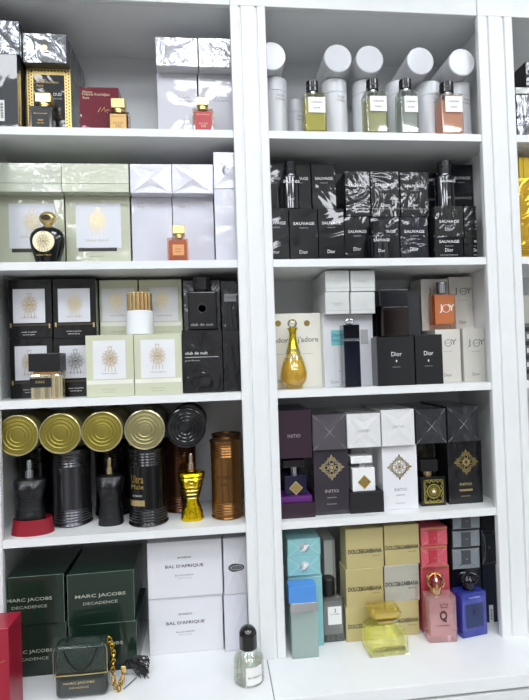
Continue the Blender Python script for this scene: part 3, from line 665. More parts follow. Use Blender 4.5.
for i in range(-4, 5):
    if i: ribbon(on, [(i*.33, -.5+abs(i)*.05), (i*.36, 0), (i*.33, .5-abs(i)*.05)], .07, -.03)
bo = b.part('ornament', on, M('2c2c30', .4), b.loc(236.2, 567, -.27))
og = newbm(); ribbon(og, [(1.2*math.cos(2*PI*i/20), .42*math.sin(2*PI*i/20)) for i in range(20)], .09, 0, closed=True)
for i in range(-3, 4): ribbon(og, [(i*.3, -.35+abs(i)*.06), (i*.3, .35-abs(i)*.06)], .06, 0)
b.part('ornament_lines', og, M('c8c8cc', .4), b.loc(236.2, 567, -.30))
# purse bottle
def purse():
    it = It('purse_shaped_perfume_bottle', 'dark green purse-shaped bottle with gold chain and black tassel', 'perfume bottle', 54, 107, 645, -6.1, 0, 3.4); w, h, d = it.w, it.h, it.d
    it.part('bottle_body', bx(-w/2, w/2, -d/2, d/2, 0, h*.98, .9, 4), M('081810', .12, coat=.8), smooth=True)
    zf = h*.46
    m = M('122c22', .3, coat=.5); nt = m.node_tree; N = nt.nodes; L = nt.links
    bmp = N.new('ShaderNodeBump'); bmp.inputs['Strength'].default_value = .9; bmp.inputs['Distance'].default_value = .003
    tc = N.new('ShaderNodeTexCoord'); mp = N.new('ShaderNodeMapping'); mp.inputs['Scale'].default_value = (1, 1, .8); mp.inputs['Rotation'].default_value = (0, .78, 0)
    vo = N.new('ShaderNodeTexVoronoi'); vo.inputs['Scale'].default_value = 330; vo.inputs['Randomness'].default_value = .15
    L.new(tc.outputs['Object'], mp.inputs[0]); L.new(mp.outputs[0], vo.inputs['Vector']); L.new(vo.outputs['Distance'], bmp.inputs['Height']); L.new(bmp.outputs[0], N['Principled BSDF'].inputs['Normal'])
    it.part('flap', bx(-w/2-.05, w/2+.05, -d/2-.12, d/2+.1, zf, h, .85, 4), m, smooth=True, label='snakeskin textured green flap')
    tr = newbm(); tube(tr, [(-w/2-.05, -d/2-.15, zf+.02), (0, -d/2-.17, zf), (w/2+.05, -d/2-.15, zf+.02)], .1)
    tube(tr, [(-w/2-.08, -d/2-.1, zf), (-w/2-.08, -d/2-.1, h-.9), (-w/2+.2, -d/2-.1, h-.2)], .06); tube(tr, [(w/2+.08, -d/2-.1, zf), (w/2+.08, -d/2-.1, h-.9), (w/2-.2, -d/2-.1, h-.2)], .06)
    it.part('gold_trim', tr, GOLD, smooth=True)
    it.text('MARC JACOBS', 79, 683, 29, GOLD, 2.6, .01, dy=-.02); it.text('DECADENCE', 79, 687.5, 18, GOLD, 1.6, dy=-.02)
    cd = newbm()
    a = (-w*.28, -d/2-.22, h*.75); pts = []
    for i in range(17):
        t_ = i/16; pts.append((-w*.3+w*.62*t_, -d/2-.3, h*.9-h*.36*math.sin(PI*t_)**.8))
    tube(cd, pts, .13)
    tube(cd, [(-w*.3, -d/2-.3, h*.9), (-w*.3, 0, h+.15), (-w*.26, d/2+.1, h*.9)], .13); tube(cd, [(w*.32, -d/2-.3, h*.9), (w*.36, 0, h+.12), (w*.4, d/2+.1, h*.9)], .13)
    for v in cd.verts[-60:]: pass
    it.part('cord', cd, M('07090a', .4), smooth=True)
    ch = newbm(); path = []
    for i in range(15):
        t_ = i/14; path.append(Vector((w/2+.25+1.3*t_**1.2+.3*math.sin(t_*7), -.6+.5*math.sin(t_*5), h*.99-(h-.75)*min(1, t_*1.12))))
    path += [Vector((w/2+1.9, -.2, 1.0)), Vector((w/2+2.2, .1, 1.7)), Vector((w/2+2.1, .3, 2.6)), Vector((w/2+1.8, .4, .8))]
    for i, p in enumerate(path):
        a = i*1.3; n = 10
        R_ = Matrix.Rotation(PI/2*(i % 2)+.3, 3, 'Z') @ Matrix.Rotation(.5*math.sin(a), 3, 'X')
        tube(ch, [p+R_ @ Vector((.34*math.cos(2*PI*k/n), 0, .46*math.sin(2*PI*k/n))) for k in range(n)], .11, 6, True)
    it.part('chain', ch, M('e2b63c', .2, metal=1), smooth=True)
    it.part('buckle', bx(w/2+1.9, w/2+2.7, .5, .8, 2.2, 3.4, .08), GOLD)
    ta = newbm(); random.seed(3)
    for i in range(70):
        a = Vector((w/2+2.7, 2.6, 2.6+random.uniform(-.2, .2))); b_ = Vector((w/2+2.9+random.uniform(1.2, 3.4), 2.6+random.uniform(-.9, 1.1), random.uniform(.2, 3.6)))
        c_ = (a+b_)/2+Vector((0, 0, random.uniform(.2, .8)))
        tube(ta, [a, c_, b_, b_+Vector((random.uniform(-.1, .4), 0, -min(b_.z-.12, random.uniform(.3, 1.2))))], .09, 5)
    addlathe(ta, [(0, 1.9), (.5, 2.1), (.6, 2.6), (.4, 3.1), (0, 3.2)], seg=12, cx=w/2+2.6, cy=2.6)
    tube(ta, [(w/2+2.6, 2.6, 2.6), (w/2+1.5, 2.2, 2.9), (w/2+.3, 1.6, 4), (w*.38, 1.9, h*.9)], .09, 6)
    tube(ta, [(w/2+4.2, 2.2, .3), (w/2+3.2, .8, .14), (w/2+2.4, -.4, .12)], .07, 6)
    it.part('tassel', ta, M('08080a', .5), smooth=True)
purse()
it = It('perfume_box', 'bright red box cut off at the lower left corner', 'perfume box', -34, 9.3, 630, -10.3, 0, 5.4); it.box(M('a01230', .35, coat=.3))
l = it.loc(-2, 662); it.part('gold_line', ribbon(newbm(), [(l.x-2, l.z), (l.x-.6, l.z-.25), (l.x+.4, l.z-.1), (l.x+1.1, l.z+.1)], .09, -it.d/2), GOLDP)
e = newbm(); addbox(e, it.w/2, it.w/2+.03, -it.d/2+.5, it.d/2-.5, 1, 3.4); 
e.free()
# black domed cap bottle
def byredo():
    it = It('perfume_bottle', 'clear round bottle with black domed cap at foot of pilaster', 'perfume bottle', 234.3, 265.4, 655.5, -8.1, 0, 5.4); w, h = it.w, it.h; r = w/2; it.root.location.y += 0
    it.part('bottle_body', lathe([(0, 0), (r*.9, 0), (r, .25), (r, h*.62), (r*.97, h*.7), (r*.8, h*.84), (r*.55, h*.93), (r*.5, h), (0, h)]), GLASS('f8faf8', .7), smooth=True)
    it.part('perfume', lathe([(0, .7), (r*.84, .7), (r*.86, .9), (r*.86, h*.55), (0, h*.55)]), GLASS('f8faf2', .35, .08), smooth=True)
    it.part('dip_tube', lathe([(0, .9), (.1, .9), (.1, h), (0, h)], seg=8), M('e8e8e8', .4))
    bm = newbm(); n = 16
    for i in range(n):
        a0, a1 = -.25+1.15*i/n, -.25+1.15*(i+1)/n; r_ = r+.02
        bm.faces.new([bm.verts.new((r_*math.sin(a), -r_*math.cos(a), z)) for a, z in ((a0, .6), (a1, .6), (a1, h*.62), (a0, h*.62))])
    it.part('paper_label', bm, M('f0f0ec', .5)); t_ = textbm("BAL D'AFRIQUE", 2.3, .4, .01)
    for v in t_.verts: a = v.co.x/r+.32; rr = r+.05; v.co = Vector((rr*math.sin(a), -rr*math.cos(a), v.co.z+h*.32))
    it.part('lettering', t_, DARKTXT)
    rc = r*.6; hc = 4.0
    it.part('cap', lathe([(0, 0), (rc, 0), (rc, hc*.55)]+[(rc*math.cos(a*PI/16), hc*.55+rc*.98*math.sin(a*PI/16)) for a in range(1, 9)], seg=40), M('09090b', .12, coat=.7), (0, 0, h), smooth=True)
byredo()
# ================= MIDDLE BAY, TOP SHELF: white tubes
TUBE = M('d2d4d8', .38, coat=.25, bump=.1, bscale=40); TEDGE = M('c9ccd0', .4)
def vtube(label, u0, u1, vt, Y, group, r=2.72, texts=(), cx=None):
    um = (u0+u1)/2; x = W(um, (vt+132)/2, Y+r).x if cx is None else cx; x = min(max(x, X2-RC+r+.05), X3+RC-r-.05); h = HT
    o = bpy.data.objects.new('perfume_tube', None); C.objects.link(o); o.location = world(x, Y+r, Z1+.02); tagp(o, label, 'tube', group)
    link('tube_body', lathe([(0, 0), (r-.1, 0), (r, .1), (r, h*.78)]+[(0, h*.78)], seg=48), TUBE, o, smooth=True)
    link('tube_cap', lathe([(0, h*.785), (r-.08, h*.785), (r, h*.79), (r, h-.12), (r-.12, h), (r-.3, h), (r-.35, h-.1), (0, h-.1)], seg=48), TUBE, o, smooth=True)
    for s_, w_, dz in (('DIOR', 1.6, .70), ('PARFUM', 2.0, .64)): curved_text(o, s_, w_, h*dz, r, M('8c8e94', .5), .35)
    return h
HT = W(334, 77.5, 3.8).z-Z1
tubes = [('standing white tube closest to the left pilaster', 262.5, 286.7, 73, 3.8), ('short-looking white tube set far back behind the others', 285.5, 305, 91, 12.2),
         ('standing white tube right behind the yellow bottle', 321, 348, 77.5, 3.8), ('standing white tube behind the pale green bottle, left of it', 352, 377.5, 77, 3.8),
         ('standing white tube left behind the clear bottle', 385, 411, 78.5, 3.8), ('standing white tube between clear bottle and peach bottle', 415.5, 441, 78.6, 3.8), ('standing white tube behind the peach bottle by the wall', 444.5, 470.5, 79.3, 3.8)]
for i, (l, a, b, v, Y) in enumerate(tubes):
    hh = vtube(l, a, b, v, Y, 'white tubes standing on the top shelf', r=2.1 if i == 1 else 2.58)
ZT = Z1+.02+HT
def ltube(label, u, v, Y, r=2.82, d=13.4):
    x = min(max(W(u, v, Y).x, X2-RC+r+.05), X3+RC-r-.05); zc = ZT+r+.05
    o = bpy.data.objects.new('perfume_tube', None); C.objects.link(o); o.location = world(x, Y+d/2, ZT+.05); tagp(o, label, 'tube', 'white tubes lying on the standing tubes')
    link('tube_body', addlathe(newbm(), [(0, -d/2+3.2), (r, -d/2+3.2), (r, d/2-.1), (r-.1, d/2), (0, d/2)], seg=48, axis='Y'), TUBE, o, (0, 0, r), smooth=True)
    link('tube_cap', addlathe(newbm(), [(0, -d/2+.06), (r*.8, -d/2+.06), (r*.84, -d/2+.0), (r-.15, -d/2), (r, -d/2+.15), (r, -d/2+3.15), (0, -d/2+3.15)], seg=48, axis='Y'), TUBE, o, (0, 0, r), smooth=True)
for i, (u, v, l) in enumerate(((271.5, 56, 'lying white tube half hidden by the left pilaster'), (338, 57.5, 'lying white tube above the yellow bottle'), (369.8, 57, 'lying white tube above the pale green bottle'), (420.5, 60, 'lying white tube above the clear bottle'), (462, 62, 'lying white tube above the peach bottle at the right'))):
    ltube(l, u, v, 2.0)
def tallflacon(label, u0, u1, vt, cu0, cu1, cvt, glass, liq, lvs, Y=.25, fill=.86):
    it = It('perfume_bottle', label, 'perfume bottle', u0, u1, vt, Y, Z1, 3.3, 'tall clear bottles with black caps'); w, h, d = it.w, it.h, it.d
    it.part('bottle_body', addbox(newbm(), -w/2, w/2, -d/2, d/2, 0, h-.25, .35, 3), glass, smooth=True)
    it.part('perfume', bx(-w/2+.3, w/2-.3, -d/2+.3, d/2-.3, .45, h*fill-.2, .2, 2), liq, smooth=True)
    it.part('dip_tube', lathe([(0, .6), (.09, .6), (.09, h), (0, h)], seg=8), M('e9e9e9', .4))
    it.panel('paper_label', u0+3.5, lvs[0], u1-1.5, lvs[1], M('f1f1ee', .5))
    um = (u0+u1)/2+1; it.text(lvs[2], um, (lvs[0]+lvs[1])/2-2.5, 11, DARKTXT, 1.6, dy=-.05); it.text('DIOR', um, (lvs[0]+lvs[1])/2+3, 7, DARKTXT, 1.4, dy=-.05)
    a, b = it.loc(cu0, vt-5).x, it.loc(cu1, vt-5).x; r = (b-a)/2; ch = it.loc((cu0+cu1)/2, cvt).z-h
    it.part('collar', lathe([(0, -.3), (r*.75, -.3), (r*.8, .25), (0, .25)], seg=20), SILV, ((a+b)/2, 0, h), smooth=True)
    n = 30; pr = [(0, .28), (r-.05, .28), (r, .35), (r, ch-.1), (r-.1, ch), (0, ch)]
    cap = it.part('cap', lathe(pr, seg=30), BLACKG, ((a+b)/2, 0, h), smooth=True)
    link('cap_ring', lathe([(r, ch*.48), (r+.04, ch*.48), (r+.04, ch*.56), (r, ch*.56)], seg=30), M('3a3a3d', .3, metal=.6), cap, smooth=True)
GC = GLASS('f6f8f4', .6)
tallflacon('tall bottle of yellow perfume with black cap, leftmost on tube shelf', 304.8, 326.8, 90.5, 307.8, 320, 77.6, GLASS('f8f8e4', .5), GLASS('f2ec9a', .3, .55), (97, 112.5, 'CHRISTIAN'))
tallflacon('tall pale green perfume bottle with black cap, second on tube shelf', 366.5, 388.3, 88.8, 369, 381, 76.2, GC, GLASS('f2f0c4', .3, .5), (96, 111, 'CHRISTIAN'))
tallflacon('tall clear bottle with black cap, third on tube shelf', 401, 419.3, 87.6, 402.3, 414.3, 76, GC, GLASS('f2f4f2', .3, .35), (96, 112, 'CHRISTIAN'))
tallflacon('tall peach perfume bottle with black cap, rightmost on tube shelf', 441.7, 464, 91.5, 443.5, 457, 79.5, GLASS('fdf4ee', .5), GLASS('fbcdb0', .3, .55), (96, 112, 'CHRISTIAN'))
# ================= MIDDLE BAY, SECOND SHELF: black blue boxes
def SB(k=.3): return wrap('141518', (.22 if k < .2 else k*.38), 9 if k < .2 else 24, .3)
def sau(label, u0, u1, vt, Y, zb, d, group, k=.3, tv=None, dv=None, x0=None, x1=None, col=None, tw=None):
    b = It('perfume_box', label, 'perfume box', u0, u1, vt, Y, zb, d, group, x0=x0, x1=x1); b.box(col or SB(k)); c = (P(b.x0, Y, zb)[0]+P(b.x1, Y, zb)[0])/2; c = (max(u0, c-20)+u1)/2 if x0 else (u0+u1)/2
    tw = tw or (u1-u0)*.78
    if tv: b.text('SAUVAGE', c, tv, tw, WTXT, 3.0, .01)
    if tv: b.text('PARFUM', c, tv+4.5, tw*.4, GTXT, 1.2)
    if dv: b.text('Dior', c, dv, tw*.4, WTXT, 3.6)
    return b
gl = 'tall black boxes lower left on second shelf'
a1 = sau('tall glossy black box against the pilaster, second shelf', 262, 289, 208, 3, Z2, 8, gl, .15, 223, 252)
a2 = sau('tall glossy black box second from the pilaster, lower row', 289.8, 317.8, 208.5, 3, Z2, 8, gl, .15, 223.5, 252)
a3 = sau('tall glossy black box third from the pilaster, lower row', 318.6, 344.2, 208.5, 3, Z2, 8, gl, .15, 223, 251.5)
gu = 'black boxes upper left on second shelf'
sau('upper black box against the pilaster behind black bottle', 262, 285.5, 162.5, 6.5, a1.top, 5, gu, .15, 178.5, None)
sau('upper black box partly hidden by black bottle on its left', 286.5, 311, 163, 6.5, a2.top, 5, gu, .15, 178.5, None)
sau('upper black box right of the black bottle with grey lettering', 312, 335.8, 163.5, 6.5, a3.top, 5, gu, .15, 178.5, None)
def sbottle(label, u0, u1, vt, cu0, cu1, cvt, Y, zb, tv, dv):
    it = It('perfume_bottle', label, 'perfume bottle', u0, u1, vt, Y, zb, 3.0); w, h, d = it.w, it.h, it.d
    it.part('bottle_body', lathe([(0, 0), (w*.46, 0), (w*.5, .15), (w*.5, h-.5), (w*.44, h-.1), (w*.3, h), (0, h)], sy=d/w, seg=40), M('0d1118', .1, coat=.9), smooth=True)
    a, b = it.loc(cu0, vt-4).x, it.loc(cu1, vt-4).x; r = (b-a)/2; ch = it.loc((cu0+cu1)/2, cvt).z-h
    it.part('collar', lathe([(0, 0), (r*.9, 0), (r*.9, .3), (0, .3)], seg=30), M('8a8c90', .25, metal=1), ((a+b)/2, 0, h), smooth=True)
    bm = newbm(); n = 20; pr = []
    addlathe(bm, [(0, .3), (r, .3), (r, ch*.45), (r*.97, ch*.47), (r*.97, ch*.5), (r, ch*.52), (r, ch-.08), (r*.94, ch), (0, ch)], seg=14)
    it.part('cap', bm, M('15171b', .12, coat=.9), ((a+b)/2, 0, h))
    it.text('SAUVAGE', (u0+u1)/2, tv, (u1-u0)*.85, WTXT, 2.8, .01, dy=-.04); it.text('Dior', (u0+u1)/2, dv, (u1-u0)*.35, WTXT, 3.2, dy=-.04)
sbottle('black round bottle on top of the left tall black boxes', 281.5, 301, 174, 285.5, 297.5, 160, 3.3, a1.top, 181.5, 198.5)
gm = 'black boxes in the middle of second shelf'
mids = []
for i, (u0, u1, vl, vu, tl, tu) in enumerate(((343.8, 370, 216.5, 171.5, 231.5, 185.5), (371, 399.5, 217, 171.5, 231.5, 185), (400.5, 428.3, 217, 172, 231.5, 186))):
    pos = ('left', 'centre', 'right')[i]
    lo = sau(f'{pos} box of the lower middle black boxes, second shelf', u0+(1 if i == 0 else 0), u1, vl, 4.8, Z2, 9, gm, (.5, .6, .7)[i], tl, 249, col=wrap('1a1c26', .7, 30, .3) if i == 2 else None)
    up = sau(f'{pos} box of the upper middle wrapped black boxes, second shelf', u0+(1.6 if i == 0 else 0), u1, vu, 4.6, lo.top, 9, gm, (.25, .6, .6)[i], tu, 205, col=wrap('181919', (.25, .6, .6)[i], 24, .3))
    z = up.h*.17; up.part('base_seam', bx(-up.w/2, up.w/2, -up.d/2-.03, -up.d/2, z-.05, z+.05), M('8f9190', .3, coat=.5))
sbottle('black round bottle in front of the lower middle black boxes', 371.5, 392, 233.5, 374, 388, 220, 1.3, Z2, 240, 250.5)
gr = 'small black boxes at right end of second shelf'
for i, (u0, u1, x1) in enumerate(((435, 463.3, None), (464.3, 487, X3-.1))):
    pos = ('left', 'right')[i]
    lo = sau(f'{pos} box of the two lowest flat black boxes at the wall, second shelf', u0, u1, 237.5, 3, Z2, 4.2 if i == 5 else 9, gr, .1, 241.5, 250, x1=x1)
    lo.text('EAU DE PARFUM', (u0+u1)/2, 255, 19, GTXT, 1.3)
    up = sau(f'{pos} silver-glaring wrapped black box at the wall, second shelf', u0, u1, 206, 3, lo.top, 9, gr, .8, 221.5, None, x1=x1, col=wrap('222422', .7, 24, .3)); tp = up.top
    up.text('Dior', (u0+u1)/2, 229, 9, WTXT)
gb_ = 'black boxes in the upper right of second shelf'
b = sau('black box in shadow left behind the upper right bottle', 426, 443, 173, 8, tp, 4, gb_, .1, 180, None); b.text('SAUVAGE', 434, 199.5, 13, GTXT, 2.2)
b = sau('dark blue-black box right behind the upper right bottle', 448, 474, 164.5, 8, tp, 4, gb_, .1, 178, None, col=wrap('10131b', .1, 24, .3)); b.panel('dark_band', 448, 193, 474, 205, BLACK); b.text('SAUVAGE', 463, 198, 19, GTXT, 2.6, dy=-.05)
sbottle('black round bottle standing high at the right of second shelf', 438.5, 457.5, 174, 441, 454, 159.5, 4.2, tp, 181, 197)
# ================= MIDDLE BAY, THIRD SHELF
it = It('perfume_box', 'cream box with cursive lettering behind the golden teardrop bottle', 'perfume box', 268, 321.5, 313.5, 7.0, Z3, 8); it.box(M('e9e7dc', .4, coat=.2))
for uu, vv in ((278, 323.5), (306.8, 323.2)):
    l = it.loc(uu, vv, -.02); it.part('gold_disc', addlathe(newbm(), [(0, -.03), (.62, -.03), (.62, .02), (0, .02)], axis='Y', seg=24), M('9c8644', .35, metal=.6), l)
it.text("j'adore", 281, 341, 22, DARKTXT, 6.8); it.text("j'adore", 308, 340, 21, DARKTXT, 7.2); it.part('rule', bx(-it.w/2+.6, it.w/2-1.8, -it.d/2-.03, -it.d/2, it.loc(0, 354).z-.03, it.loc(0, 354).z+.03), M('9a978a', .4)); it.text('Dior', 280, 381, 9, M('6a675a', .5))
it = It('perfume_bottle', 'golden teardrop bottle with long neck and glass ball stopper', 'perfume bottle', 281.8, 309, 327, 1.3, Z3, 5.0); w, h = it.w, it.h; r = w/2
pr = [(0, 0), (r*.55, 0), (r*.66, .15), (r*.62, .55), (r*.74, .9), (r*.93, 1.6), (r, 2.6), (r*.98, h*.28), (r*.88, h*.38), (r*.7, h*.50), (r*.55, h*.57)]
it.part('bottle_body', lathe(pr+[(0, h*.57)]), GLASS('fbf4cc', .6), smooth=True)
it.part('perfume', lathe([(0, .9), (r*.6, .9), (r*.84, 1.7), (r*.9, 2.7), (r*.88, h*.28), (r*.78, h*.38), (r*.6, h*.48), (0, h*.48)]), GLASS('f8dc60', .3, .6), smooth=True)
nk = [(r*.57, h*.57), (r*.44, h*.66), (r*.33, h*.76), (r*.27, h*.88), (r*.28, h*.94), (r*.40, h*.99), (r*.42, h), (0, h)]
it.part('neck', lathe([(0, h*.57)]+nk), M('e2c93a', .18, metal=1), smooth=True)
rg = newbm(); 
for i in range(4): z = h*(.585+.022*i); tube(rg, [((r*.56-.06*i)*math.cos(2*PI*k/28), (r*.56-.06*i)*math.sin(2*PI*k/28), z) for k in range(28)], .09, 6, True)
it.part('neck_rings', rg, M('e8dca0', .2, metal=1), smooth=True)
it.part('stopper', lathe([(0.95*math.sin(a*PI/12), .93-.95*math.cos(a*PI/12)) for a in range(13)], seg=28), GLASS('f4f4ee', .9), (0, 0, h-.1), smooth=True)
cb = It('perfume_box', 'white box with green and grey squares behind the slim black bottle', 'perfume box', 324, 373.5, 315, 4.8, Z3, 10); cb.box(wrap('dadbe0', .12, 24))
cb.panel('colour_square', 331, 330, 342.5, 345.5, M('8fd0a0', .4, fleck='5aa7d8'), label='green and blue colour square'); cb.panel('colour_square', 360.5, 329.5, 368, 344, M('a2a4a4', .4), label='grey colour square'); cb.text('Dior', 336, 335, 9, M('3a5a7a', .4)); cb.text('Addict', 336, 340.5, 9, M('3a5a7a', .4))
cb.text('DIOR ADDICT', 348, 371, 20, M('8a8c90', .4), 1.2); cb.text('Dior', 335, 382, 8, M('8a8c90', .4))
gw = 'small white embossed boxes stacked four high by two'
EMB = M('cfd1cf', .4, coat=.5, crinkle=.35, scale=70)
zt = cb.top
for row, (v0_, v1_) in enumerate(((292, 314), (270.5, 291))):
    zrow = []
    for k, (u0, u1) in enumerate(((325.3, 349.3), (350.6, 375))):
        l = ('lower', 'upper')[row]+' '+('left', 'right')[k]+' small white embossed box stacked above the white box'
        b = It('perfume_box', l, 'perfume box', u0, u1, v0_, 2.6, zt+.01, 13.2, gw); zrow.append(b.top); b.box(EMB, bev=.08)
        z = .55 if True else 0; b.part('lid_seam', bx(-b.w/2-.005, b.w/2+.005, -b.d/2-.012, b.d/2, .7, .76), M('9a9c9a', .5))
        em = newbm()
        for q in range(10):
            a = PI*q/10; ribbon(em, [(-.3*math.cos(a), b.h/2-.3*math.sin(a)), (-1.9*math.cos(a), b.h/2+1.35*math.sin(a))], .12, 0, .04); ribbon(em, [(.3*math.cos(a), b.h/2-.3*math.sin(a)), (1.2*math.cos(a), b.h/2-1.3*math.sin(a))], .12, 0, .04)
        b.part('embossed_bow', em, EMB, (0, -b.d/2, 0))
    zt = max(zrow)+.03
it = It('perfume_bottle', 'slim black square bottle with silver ring top and silver band', 'perfume bottle', 344.3, 360.5, 324.5, 1.2, Z3, 2.9); w, h, d = it.w, it.h, it.d
z = it.loc(352, 339.5).z
it.part('bottle_body', bx(-w/2, w/2, -d/2, d/2, 0, z-.22, .12, 2), M('0a0e1e', .1, coat=.9), smooth=True)
it.part('band', bx(-w/2-.03, w/2+.03, -d/2-.03, d/2+.03, z-.2, z+.18, .03), SILV); it.part('cap', bx(-w/2, w/2, -d/2, d/2, z+.2, h, .1, 2), M('0a0c16', .12, coat=.8), smooth=True)
it.text('Dior Addict', 353, 339.5, 12, M('5a5c60', .4), 1.2, dy=-.06)
tb_ = newbm()
tube(tb_, [(-.6, 0, .3), (.6, 0, .3)], .22); tube(tb_, [(.75*math.cos(2*PI*k/20), 0, .68+.42*math.sin(2*PI*k/20)) for k in range(20)], .17, 8, True)
it.part('silver_ring', tb_, SILV, (0, 0, h), smooth=True)
# black boxes
a = It('perfume_box', 'front black box with silver lettering, left one, third shelf', 'perfume box', 377.2, 414.5, 336.5, 1.2, Z3, 3.4); a.box(M('16171a', .3, coat=.6)); a.text('Dior', 396.5, 354, 11, WTXT, 4.5); a.text('PARFUM', 396.5, 367, 8, GTXT, 1)
l = a.loc(396.5, 361); a.part('mark', bx(l.x-.12, l.x+.12, l.y-.02, l.y, l.z-.2, l.z+.2), WTXT)
c = It('perfume_box', 'front black box with silver lettering, right one, third shelf', 'perfume box', 415.5, 442.8, 334.5, 1.6, Z3, 4.2); c.box(M('121316', .3, coat=.6)); c.text('Dior', 428.5, 353, 10, WTXT, 4.5); c.text('PARFUM', 428.5, 366, 8, GTXT, 1)
l = c.loc(428.5, 360.5); c.part('mark', bx(l.x-.12, l.x+.12, l.y-.02, l.y, l.z-.2, l.z+.2), WTXT)
lo = It('perfume_box', 'black box standing behind the front left black box', 'perfume box', 376, 399, 336, 6.1, Z3, 9); lo.box(M('0e0f11', .35, coat=.4))
up = It('perfume_box', 'black box behind the dark amber bottle, left', 'perfume box', 376, 399, 291, 6.1, lo.top, 9); up.box(M('0e0f11', .35, coat=.4))
lo = It('perfume_box', 'charcoal box standing behind the front right black box', 'perfume box', 400, 419.8, 336, 6.1, Z3, 9); lo.box(M('222327', .35, coat=.4))
up = It('perfume_box', 'charcoal box behind the dark amber bottle, right', 'perfume box', 400, 419.8, 290.5, 6.1, lo.top, 9); up.box(M('28292d', .35, coat=.4))
it = It('perfume_bottle', 'wide dark amber bottle with black cap on the front black box', 'perfume bottle', 382.5, 409.5, 306, 1.5, a.top, 2.9); w, h, d = it.w, it.h, it.d
it.part('bottle_body', bx(-w/2, w/2, -d/2, d/2, 0, h, .25, 3), GLASS('b89a90', .6), smooth=True); it.part('perfume', bx(-w/2+.3, w/2-.3, -d/2+.3, d/2-.3, .5, h-.6, .15, 2), GLASS('3a0f08', .3, .6), smooth=True)
it.part('cap', bx(-w*.56, w*.5, -d/2-.05, d/2+.05, 0, it.loc(394, 289.5).z-h, .15, 2), M('11131a', .15, coat=.7), (-.1, 0, h+.02), smooth=True)
JB = M('dcd8cf', .3, coat=.6, crinkle=.06, scale=15)
def joy(label, u0, u1, vt, Y, zb, d, tv, dv, group, x0=None, x1=None, tu=None):
    b = It('perfume_box', label, 'perfume box', u0, u1, vt, Y, zb, d, group, x0=x0, x1=x1); b.box(JB); c = tu or (u0+u1)/2
    t_ = M('6a6a6e', .3, metal=.3); b.text('J   Y', c, tv, 19, t_, 8); b.text('by Dior', c, tv+8.5, 9, t_, 1.2); b.text('Dior', c, dv, 8, t_, 3)
    l = b.loc(c, tv, -.03); rg = newbm(); ribbon(rg, [(.72*math.cos(2*PI*k/24), .72*math.sin(2*PI*k/24)) for k in range(24)], .12, 0, closed=True); ribbon(rg, [(-.72, 0), (.72, 0)], .08, 0); b.part('ring_letter', rg, t_, l)
    return b
gj = 'pale boxes with joy lettering'
j1 = joy('lower pale box left, partly hidden by the black box', 436, 460.8, 329.3, 6.2, Z3, 8, 343, 375, gj, tu=448)
j2 = joy('lower pale box right by the side wall, third shelf', 463.5, 489, 328, 6, Z3, 9, 343, 374, gj)
joy('upper pale box behind the orange bottle', 421.5, 448.7, 279, 10, j1.top, 6, 291.5, 322, gj, tu=437)
joy('upper pale box right of the orange bottle', 449.7, 476.3, 276.8, 10, j2.top, 5, 291.5, 322, gj)
it = It('perfume_bottle', 'rectangular orange bottle with silver cap on the pale boxes', 'perfume bottle', 434.5, 456, 293, 6.4, j1.top, 2.9); w, h, d = it.w, it.h, it.d
it.box(GLASS('fff2e6', .6), 'bottle_body', .25, seg=3, smooth=True); it.part('perfume', bx(-w/2+.25, w/2-.25, -d/2+.25, d/2-.25, 1.1, h-.3, .15, 2), GLASS('f7a04a', .3, .7), smooth=True)
it.part('cap', lathe([(0, 0), (1.15, 0), (1.2, .1), (1.2, 2.3), (1.1, 2.45), (0, 2.45)], seg=32), M('bfc1c3', .18, metal=1), (0, 0, h), smooth=True)
it.text('J  Y', 447, 308.5, 17, M('f2e2d2', .3), 9, .02, dy=-.04); rg = newbm(); ribbon(rg, [(.8*math.cos(2*PI*k/24), .8*math.sin(2*PI*k/24)) for k in range(24)], .16, 0, closed=True); it.part('ring_letter', rg, M('f2e2d2', .3), it.loc(446, 308.5, -.04))
# ================= MIDDLE BAY, FOURTH SHELF
def ini(label, u0, u1, vt, Y, zb, d, col, k=.1, group=None, top=None): b = It('perfume_box', label, 'perfume box', u0, u1, vt, Y, zb, d, group, top=top); b.box(col); return b
PUR = M('2c1628', .4, coat=.3); PURG = '38323a'
tr = It('bottle_stand', 'open dark purple box base with bright purple lining under bottle', 'stand', 276, 315.6, 503.5, 1.6, Z4, 6.2); tr.box(PUR)
tr.part('lining', bx(-tr.w/2+.25, tr.w/2-.5, -tr.d/2+.5, tr.d/2-.3, tr.h, tr.h+1.15, .15, 2), M('5c1c72', .6), smooth=True, label='bright purple lining')
def inibottle(label, u0, u1, vt, Y, zb, d, mat, capm, cu0, cu1, cvt, cvb, dm, du, dv, R):
    it = It('perfume_bottle', label, 'perfume bottle', u0, u1, vt, Y, zb, d); w, h = it.w, it.h
    it.box(mat, 'bottle_body', .15, seg=2, smooth=True)
    a, b_ = it.loc(cu0, cvt).x, it.loc(cu1, cvt).x; z0, z1 = it.loc(0, cvb).z, it.loc(0, cvt).z
    it.part('collar', lathe([(0, h), (.75, h), (.75, z0), (0, z0)], seg=20), capm if capm.name.endswith('0b0b0d') else SILV, smooth=True)
    it.part('cap', bx(a, b_, -d/2+.1, d/2-.1, z0+.01, z1, .12, 2), capm, smooth=True)
    if dm:
        l = it.loc(du, dv, 0); it.part('diamond_badge', addprism(newbm(), [(R, 0), (0, R), (-R, 0), (0, -R)], -.08, 0), dm, l); it.part('badge_lattice', filigree(R*.8), M('a88430', .3, metal=.9), l+Vector((0, -.08, 0)))
    return it
inibottle('dark blue square bottle with gold diamond badge on purple lining', 285, 306.5, 475.5, 3.2, tr.top+1.18, 3.0, M('100e30', .15, coat=.7), M('1a1018', .25, coat=.4), 283, 304.5, 460.5, 467.5, M('d9c48c', .35, metal=.5), 296, 488, 1.35)
